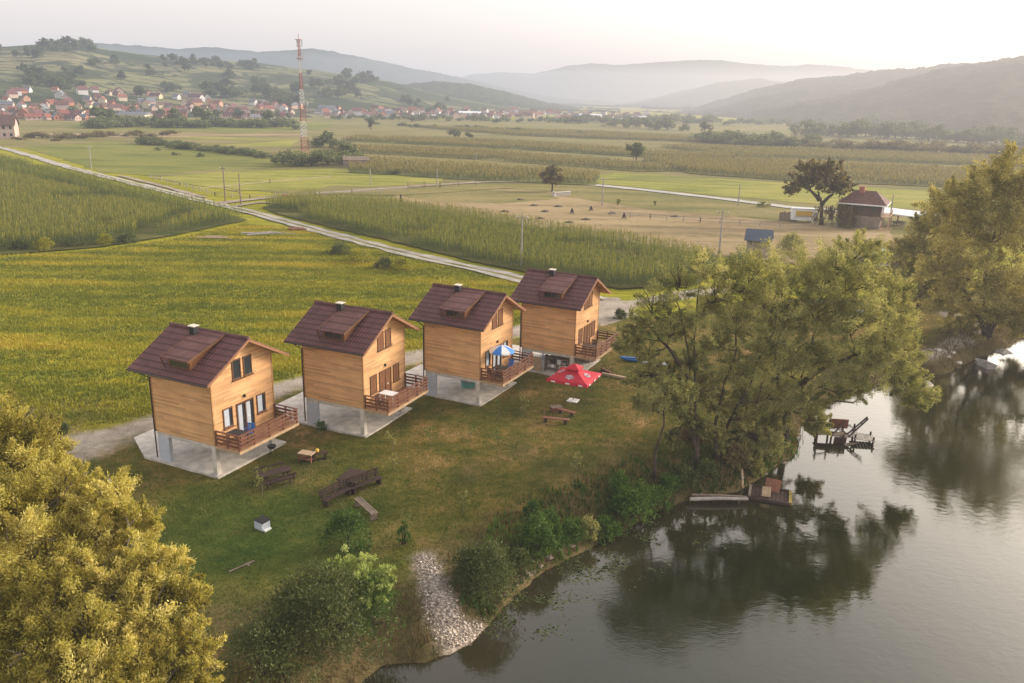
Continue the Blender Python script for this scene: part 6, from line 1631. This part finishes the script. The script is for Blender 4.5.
# the brown roofed house, its awning, the kiosk and the tree
def farmhouse():
    x, y = G(861, 226); t = thing('farmhouse', 'two storey brown house with a hipped roof beside the big single tree', 'house', (x, y, 0), R(-28))
    w_, d_, h_ = 7.0, 7.0, 4.9
    br = plain('brown_plaster', (.13, .085, .055), .9, .3, .8)
    MB().box(-w_ / 2, w_ / 2, -d_ / 2, d_ / 2, 2.4, h_).build('upper_wall', siding('dark_boards', (.10, .060, .038), .25, .3), t); MB().box(-w_ / 2 - .03, w_ / 2 + .03, -d_ / 2 - .03, d_ / 2 + .03, -.2, 2.395).build('stone_wall', M['stonewall'], t)
    e = .9; r_ = MB(); r_.add([(-w_ / 2 - e, -d_ / 2 - e, h_ - .25), (w_ / 2 + e, -d_ / 2 - e, h_ - .25), (w_ / 2 + e, d_ / 2 + e, h_ - .25), (-w_ / 2 - e, d_ / 2 + e, h_ - .25), (-1.9, 0, h_ + 2.0), (1.9, 0, h_ + 2.0)], [(0, 1, 5, 4), (1, 2, 5), (2, 3, 4, 5), (3, 0, 4), (3, 2, 1, 0)])
    ro = r_.build('roof', roof_mat('old_red_tile', (.14, .068, .05), .5), t)
    MB().box(-1.2, -.2, -.9, .0, h_ + .9, h_ + 2.8).build('chimney', VW[5], ro)
    MB().box(-w_ / 2 - e - .02, w_ / 2 + e + .02, -d_ / 2 - e - .08, -d_ / 2 - e - .005, h_ - .42, h_ - .2).build('fascia', M['white'], t); MB().box(w_ / 2 + e + .005, w_ / 2 + e + .08, -d_ / 2 - e, d_ / 2 + e, h_ - .42, h_ - .2).build('fascia', M['white'], t)
    for xx in (-2.2, 0, 2.2):
        f = MB().box(xx - .6, xx + .6, -d_ / 2 - .06, -d_ / 2 - .002, 3.2, 4.5).build('window', M['frame'], t); MB().box(xx - .5, xx + .5, -d_ / 2 - .08, -d_ / 2 - .061, 3.3, 4.4).build('pane', M['glass'], f)
    for yy in (-2, 1.5):
        f = MB().box(w_ / 2 + .002, w_ / 2 + .06, yy - .6, yy + .6, 3.1, 4.5).build('window', M['frame'], t); MB().box(w_ / 2 + .061, w_ / 2 + .08, yy - .5, yy + .5, 3.2, 4.4).build('pane', M['glass'], f)
    MB().box(w_ / 2 + .04, w_ / 2 + 1.6, -d_ / 2, d_ / 2, 2.35, 2.5).build('balcony', M['palewood'], t)
    rl = MB(); rl.box(w_ / 2 + 1.5, w_ / 2 + 1.56, -d_ / 2, d_ / 2, 3.3, 3.4)
    for yy in np.linspace(-d_ / 2 + .1, d_ / 2 - .1, 9): rl.box(w_ / 2 + 1.49, w_ / 2 + 1.57, yy - .05, yy + .05, 2.501, 3.3)
    rl.build('railing', M['palewood'], t)
    for yy in (-d_ / 2 + .15, 0, d_ / 2 - .15): MB().box(w_ / 2 + 1.42, w_ / 2 + 1.58, yy - .08, yy + .08, 0, 2.348).build('post', M['palewood'], t)
    MB().box(w_ / 2 + .035, w_ / 2 + .06, -.6, .6, 0, 2.1).build('door', M['trim'], t)
farmhouse()
def awning():
    a = G(880, 223); b = G(938, 231); x, y = a[0] + (b[0] - a[0]) * .5, a[1] + (b[1] - a[1]) * .5
    ln = math.dist(a, b) + 3; rz = math.atan2(b[1] - a[1], b[0] - a[0]); t = thing('canopy_shelter', 'long open shelter with a white tin roof beside the brown house', 'shelter', (x, y, 0), rz)
    MB().cbox((0, 1.0, 2.55), (ln, 6.0, .07), 0, .07).build('roof', M['steel'], t)
    for k in range(6):
        for yy, h in ((-1.7, 2.3), (3.7, 2.7)): MB().box(-ln / 2 + .3 + k * (ln - .6) / 5 - .06, -ln / 2 + .3 + k * (ln - .6) / 5 + .06, yy - .06, yy + .06, 0, h).build('post', M['oldwood'], t)
    MB().cbox((0, -1.98, 2.25), (ln, .05, .18)).build('fascia', M['white'], t)
    for k in range(2):
        p = (x + (-2 + k * 4.5) * math.cos(rz), y + (-2 + k * 4.5) * math.sin(rz), 0); picnic_table((p[0], p[1], 0), rz, ['picnic table under the white tin roof, nearer the brown house', 'picnic table under the white tin roof, farther from the brown house'][k])
awning()
def kiosk():
    x, y = G(802, 222); t = thing('kiosk', 'white kiosk caravan with an orange panel left of the big single tree', 'kiosk', (x, y, 0), R(-8))
    MB().box(-2.3, 2.3, -1.1, 1.1, .45, 2.7).build('body', M['white'], t, bevel=.08)
    MB().box(-2.4, 2.4, -1.2, 1.2, 2.702, 2.8).build('roof', M['steel'], t)
    MB().box(-1.6, 1.5, -1.14, -1.105, 1.4, 2.3).build('serving_hatch', M['yellow'], t); MB().box(-1.7, 1.6, -1.5, -1.142, 1.3, 1.36).build('counter', M['palewood'], t)
    for xx in (-1.2, 1.2):
        w_ = MB().tube([(xx, -1.0, .32), (xx, -.8, .32)], .32, 14).build('wheel', M['rubber'], t); MB().tube([(xx, -1.02, .32), (xx, -.99, .32)], .18, 12).build('rim', M['steel'], w_)
    x2, y2 = G(787, 221); s = thing('plank_fence', 'dark plank fence panel to the left of the white kiosk', 'fence', (x2, y2, 0), R(-8))
    for k in range(8): MB().box(-1.6 + k * .4, -1.24 + k * .4, -.03, .03, .05, 1.7 + .1 * (k % 3)).build('plank', M['oldwood'], s)
    x3, y3 = G(815, 224); v = thing('white_board', 'white upright board leaning beside the tree trunk at the kiosk', 'board', (x3, y3, 0), R(20))
    MB().cbox((0, 0, 1.2), (1.0, .06, 2.4), 0, .12).build('panel', M['white'], v); MB().cbox((0, .3, .6), (.1, .08, 1.3), 0, -.35).build('prop', M['oldwood'], v)
kiosk()
bt = (*G(821, 225), 0.0)
make_tree('field_tree', 'big umbrella shaped brown tree standing alone beside the farmhouse', 'tree', bt,
          [[bt, AT(822, 208, bt[1]), AT(818, 192, bt[1])], [AT(821, 205, bt[1]), AT(832, 195, bt[1]), AT(838, 186, bt[1])], [AT(820, 200, bt[1]), AT(806, 188, bt[1])]],
          lob([(800, 182, bt[1], 2.4), (815, 174, bt[1] + 1, 2.8), (832, 178, bt[1], 2.6), (843, 186, bt[1] - 1, 1.9), (820, 185, bt[1] - 1, 2.5), (794, 190, bt[1] - .5, 1.6), (808, 170, bt[1] + 2, 2.2), (826, 170, bt[1] + 1, 2.3), (835, 190, bt[1] - 1, 1.5)]),
          L['brown'], 51, (.6, .26), 42, 22, .34, 'bark', None, .42, .4, .1, .8, 3)
ft_px(838, 227, 34, 'bush', 'dark ivy like bush climbing the left wall of the farmhouse', None, 'brown', .5)
ft_px(846, 229, 24, 'bush', 'dark bush growing against the front wall of the farmhouse', None, 'brown', .5)

# cars by the dark shed under the right hand trees
def car(px, py, rz, label, mat, z=0.0):
    p = GP(px, py); t = thing('parked_car', label, 'car', p, rz)
    prof = [(-2.1, .35), (2.05, .35), (2.1, .75), (1.95, .86), (1.05, .95), (.45, 1.42), (-1.15, 1.46), (-1.9, 1.0), (-2.12, .9)]
    m = MB(); n = len(prof)
    vs = []
    for yy, k in ((-.82, 1), (-.62, 0), (.62, 0), (.82, 1)):
        for x_, z_ in prof: vs.append((x_, yy if z_ < 1.0 or k == 0 else yy * .86, z_ if k == 0 else z_ - .02))
    fs = [tuple(range(n))[::-1], tuple(3 * n + i for i in range(n))]
    for r_ in range(3):
        for i in range(n): j = (i + 1) % n; fs.append((r_ * n + i, r_ * n + j, (r_ + 1) * n + j, (r_ + 1) * n + i))
    m.add(vs, fs).build('body', M[mat], t)
    for sy in (-1, 1):
        g_ = MB(); g_.add([(.85, sy * .80, .96), (.40, sy * .725, 1.36), (-1.1, sy * .725, 1.39), (-1.6, sy * .80, 1.0)], [(0, 1, 2, 3)]); g_.build('side_window', M['glass'], t)
        for xx in (-1.3, 1.3):
            w_ = MB().tube([(xx, sy * .70, .32), (xx, sy * .86, .32)], .32, 16).build('wheel', M['rubber'], t); MB().tube([(xx, sy * .861, .32), (xx, sy * .875, .32)], .2, 12).build('rim', M['steel'], w_)
        MB().cbox((2.07, sy * .6, .68), (.08, .3, .14)).build('headlight', M['curtain'], t); MB().cbox((-2.08, sy * .65, .82), (.08, .2, .16)).build('tail_light', M['red'], t)
    g_ = MB(); g_.add([(1.06, -.6, .97), (1.06, .6, .97), (.49, .56, 1.40), (.49, -.56, 1.40)], [(0, 1, 2, 3)]); g_.build('windscreen', M['glass'], t)
    g_ = MB(); g_.add([(-1.22, -.56, 1.44), (-1.22, .56, 1.44), (-1.87, .6, 1.03), (-1.87, -.6, 1.03)], [(0, 1, 2, 3)]); g_.build('rear_window', M['glass'], t)
    return t
car(885, 259, R(15), 'teal white car parked behind the dark shed roof at the tree edge', 'teal')
car(931, 262, R(40), 'pale car glimpsed at the edge of the brownish tree', 'white')
car(876, 318, R(-30), 'white car glimpsed through the foliage of the biggest willow', 'white')
gable_shed(874, 272, R(-15), 5.0, 3.2, 1.5, .9, 'low shed with a dark roof at the left foot of the brownish tree', M['oldwood'], M['bluetin'], .4)

# fences, logs, mounds
def fence(pts, label, h=1.1, gap=3.0, rails=2, mt='greywood'):
    w_ = [np.array(G(*p)) for p in pts]; o = w_[0]; t = thing('rail_fence', label, 'fence', (o[0], o[1], 0)); prev = None
    for a, b in zip(w_[:-1], w_[1:]):
        n = max(1, int(np.linalg.norm(b - a) / gap))
        for i in range(n + 1):
            q = a + (b - a) * i / n - o
            MB().box(q[0] - .07, q[0] + .07, q[1] - .07, q[1] + .07, 0, h + rf.uniform(-.1, .2)).build('post', M[mt], t)
            if prev is not None and i > 0:
                for k in range(rails): MB().beam((prev[0], prev[1], h * (.45 + .45 * k)), (q[0], q[1], h * (.45 + .45 * k) + rf.uniform(-.05, .05)), .06, .09).build('rail', M[mt], t)
            prev = q
fence([(610, 216), (650, 219), (700, 223), (780, 228)], 'weathered rail fence along the upper edge of the tan meadow', 1.1, 3.2)
fence([(408, 190), (440, 188), (476, 186)], 'dark rail fence where the dirt lane bends', 1.8, 4, 2, 'oldwood')
fence([(250, 199), (300, 197), (352, 194), (408, 192)], 'grey rail fence along the bright pasture', 1.0, 5, 2)
fence([(150, 178), (180, 186), (215, 196), (250, 199)], 'pale low fence following the lane beside the upper pasture', .9, 4, 2)
fence([(200, 190), (270, 183), (330, 178)], 'faint fence line between the two left pastures', .9, 8, 1)
def logs(px, py, rz, n, ln, label, mt='palewood', seed=1, r=.14):
    rr = random.Random(seed); p = GP(px, py)
    for k in range(n):
        l = ln * rr.uniform(.7, 1.1); x = p[0] + rr.uniform(-.8, .8) + k * .35; y = p[1] + rr.uniform(-.6, .6) - k * .1
        t = thing('log', label, 'log', (x, y, gz(x, y)), rz + rr.uniform(-.35, .35), 'logs: ' + label)
        MB().tube([(-l / 2, 0, r), (0, .05, r * 1.2), (l / 2, 0, r * .9)], [r, r * .9, r * .7], 8).build('trunk', M[mt], t); MB().tube([(l * .1, 0, r), (l * .25, .35, r + .3)], [r * .4, r * .2], 6).build('branch_stub', M[mt], t)
logs(214, 238, R(-12), 4, 4.5, 'pale log lying in the weeds at the left of the log pile', 'palewood', 3)
logs(262, 234, R(14), 5, 7, 'long pale log lying beside the road in the log pile', 'greywood', 4)
logs(293, 230, R(5), 5, 2.6, 'short brown log stacked nearest the road', 'redwood', 5, .2)
def mound(px, py, s, lab, grp):
    x, y = G(px, py); o = MB(); vs = []; fs = []; seg, rows = 9, 4; rr = random.Random(int(px + py))
    for i in range(rows):
        for k in range(seg):
            a = 2 * PI * k / seg; q = s * (1 - (i / rows) ** 1.5) * rr.uniform(.75, 1.2); vs.append((q * math.cos(a), q * math.sin(a), s * .33 * i / (rows - 1) * rr.uniform(.8, 1.1)))
    for i in range(rows - 1):
        for k in range(seg): fs.append((i * seg + k, i * seg + (k + 1) % seg, (i + 1) * seg + (k + 1) % seg, (i + 1) * seg + k))
    fs.append(tuple((rows - 1) * seg + k for k in range(seg)))
    tag(o.add(vs, fs).build('manure_heap', M['bark'], None, (x, y, .0)), lab, 'heap', grp)
for a, b in [(534, 206), (545, 212), (558, 207), (540, 219), (586, 220), (569, 223), (612, 214), (675, 217), (520, 200), (567, 229), (505, 212)]:
    mound(a, b, 1.1, 'small dark heap scattered on the tan meadow', 'dark heaps on the tan meadow')
for a, b, h_, lab in [(572, 214, 1.1, 'upright dark hay rack on the tan meadow, left one'), (591, 211, 1.0, 'upright dark hay rack on the tan meadow, middle one'), (624, 219, 1.2, 'upright dark hay rack on the tan meadow, right one'), (401, 206, 2.4, 'dark feeding rack standing above the maize strip')]:
    x, y = G(a, b); t = thing('hay_rack', lab, 'hay rack', (x, y, 0), .3)
    for sx in (-1, 1): MB().beam((sx * .5, 0, 0), (0, 0, h_), .1).build('leg', M['darkwood'], t); MB().beam((0, sx * .5, 0), (0, 0, h_), .1).build('leg', M['darkwood'], t)
    MB().tube([(0, 0, h_ * .35), (0, 0, h_ * .6), (0, 0, h_ + .05)], [.3, .34, .15], 9).build('hay', M['darkwood'], t)
x, y = G(562, 196); t = thing('culvert_wall', 'white concrete culvert wall under the brown bushy tree', 'wall', (x, y, 0), R(40))
MB().box(-2.6, 2.6, -.3, .3, 0, .9).build('wall_body', M['greywood'], t); MB().box(-2.7, 2.7, -.38, .38, .902, 1.05).build('coping', M['concrete'], t)
MB().box(-2.9, -2.4, -.5, .5, 0, 1.2).build('end_block', M['concrete'], t)
x, y = G(298, 198); t = thing('brick_stack', 'low stack of red bricks beside the dirt lane', 'brick stack', (x, y, 0), R(5))
for k in range(4): MB().box(-3.4 + k * 1.7, -1.85 + k * 1.7, -.6, .6, 0, .8 - .1 * (k % 2)).build('pallet_of_bricks', VW[5], t)

# ================================================================== HAZE, SKY, SUN, CAMERA
SUN_AZ, SUN_EL = R(64), R(18)
def haze():
    """self-glowing valley haze, sunlit warmth painted into its emission, thicker towards the low sun"""
    m, nt, out = new_mat('glowing_haze')
    ge = nt.nodes.new('ShaderNodeNewGeometry'); sx = nt.nodes.new('ShaderNodeSeparateXYZ'); nt.links.new(ge.outputs['Position'], sx.inputs[0])
    u = math_n(nt, 'DIVIDE', sx.outputs['X'], math_n(nt, 'ADD', math_n(nt, 'ABSOLUTE', sx.outputs['Y']), 500.0))
    mr = nt.nodes.new('ShaderNodeMapRange'); mr.interpolation_type = 'SMOOTHSTEP'; mr.inputs['From Min'].default_value = -.30; mr.inputs['From Max'].default_value = .60
    nt.links.new(u, mr.inputs['Value'])
    den = math_n(nt, 'ADD', math_n(nt, 'MULTIPLY', mr.outputs[0], .00042), .00030)
    ab = nt.nodes.new('ShaderNodeVolumeAbsorption'); ab.inputs['Color'].default_value = (0, 0, 0, 1); nt.links.new(den, ab.inputs['Density'])
    em = nt.nodes.new('ShaderNodeEmission'); nt.links.new(mix(nt, mr.outputs[0], (.64, .67, .74), (1.24, 1.08, .94)), em.inputs['Color']); nt.links.new(den, em.inputs['Strength'])  # scattered sunlight put in as emission, tinted warmer towards the sun
    ad = nt.nodes.new('ShaderNodeAddShader'); nt.links.new(ab.outputs[0], ad.inputs[0]); nt.links.new(em.outputs[0], ad.inputs[1])
    nt.links.new(ad.outputs[0], out.inputs['Volume'])
    structure(MB().box(-8500, 8500, -400, 10500, -8, 135).build('haze', m))
haze()
w = bpy.data.worlds.new("World"); bpy.context.scene.world = w; w.use_nodes = True
nt = w.node_tree
bg = nt.nodes['Background']
sky = nt.nodes.new('ShaderNodeTexSky'); sky.sky_type = 'NISHITA'; sky.sun_disc = False
sky.sun_elevation = SUN_EL; sky.sun_rotation = SUN_AZ; sky.air_density = 1.0; sky.dust_density = 6.0; sky.ozone_density = 1.0
hs = nt.nodes.new('ShaderNodeHueSaturation'); hs.inputs['Saturation'].default_value = .45; hs.inputs['Value'].default_value = 3.0
nt.links.new(sky.outputs[0], hs.inputs['Color'])
tcw = nt.nodes.new('ShaderNodeTexCoord'); sxw = nt.nodes.new('ShaderNodeSeparateXYZ'); nt.links.new(tcw.outputs['Generated'], sxw.inputs[0])
el = nt.nodes.new('ShaderNodeMapRange'); el.interpolation_type = 'SMOOTHSTEP'; el.inputs['From Min'].default_value = .30; el.inputs['From Max'].default_value = .62
nt.links.new(sxw.outputs['Z'], el.inputs['Value'])
lo_ = nt.nodes.new('ShaderNodeMapRange'); lo_.interpolation_type = 'SMOOTHSTEP'; lo_.inputs['From Min'].default_value = .10; lo_.inputs['From Max'].default_value = .26
nt.links.new(sxw.outputs['Z'], lo_.inputs['Value'])
veil = mix(nt, .62, hs.outputs[0], mix(nt, el.outputs[0], mix(nt, lo_.outputs[0], (8.9, 8.0, 7.6), (16.5, 15.0, 13.8)), (5.4, 5.4, 5.6)))
dt = nt.nodes.new('ShaderNodeVectorMath'); dt.operation = 'DOT_PRODUCT'; nt.links.new(tcw.outputs['Generated'], dt.inputs[0])
dt.inputs[1].default_value = (math.sin(SUN_AZ) * math.cos(SUN_EL), math.cos(SUN_AZ) * math.cos(SUN_EL), math.sin(SUN_EL))
gl = math_n(nt, 'POWER', math_n(nt, 'MAXIMUM', dt.outputs['Value'], 0.0), 6.0)
veil = mix(nt, gl, veil, mix(nt, 1.0, veil, (15, 12.6, 10.4), 'ADD'))
nt.links.new(veil, bg.inputs['Color'])
bg.inputs['Strength'].default_value = .15
sd = bpy.data.lights.new('sun', 'SUN'); sd.energy = 5.0; sd.angle = R(14); sd.color = (1.0, .88, .72)
so = bpy.data.objects.new('sun', sd); C.objects.link(so)
from mathutils import Vector, Matrix
tosun = Vector((math.sin(SUN_AZ) * math.cos(SUN_EL), math.cos(SUN_AZ) * math.cos(SUN_EL), math.sin(SUN_EL)))
so.rotation_euler = tosun.to_track_quat('Z', 'Y').to_euler()

cam = bpy.data.cameras.new('camera'); co = bpy.data.objects.new('camera', cam); C.objects.link(co)
cam.sensor_width = 36; cam.lens = F / 1024 * 36; cam.clip_end = 30000; cam.clip_start = .1
c, s = math.cos(PITCH), math.sin(PITCH); cr, sr = math.cos(ROLL), math.sin(ROLL)
Rv = Vector((1, 0, 0)); Uv = Vector((0, s, c)); Fw = Vector((0, c, -s))
R2 = Rv * cr + Uv * sr; U2 = Uv * cr - Rv * sr
co.matrix_world = Matrix(((R2.x, U2.x, -Fw.x, 0), (R2.y, U2.y, -Fw.y, 0), (R2.z, U2.z, -Fw.z, CAM_H), (0, 0, 0, 1)))
sc = bpy.context.scene; sc.camera = co
sc.view_settings.view_transform = 'Standard'; sc.view_settings.look = 'None'; sc.view_settings.exposure = 0
sc.cycles.use_denoising = True
sc.cycles.max_bounces = 6; sc.cycles.diffuse_bounces = 3; sc.cycles.glossy_bounces = 3; sc.cycles.transmission_bounces = 3; sc.cycles.volume_bounces = 0
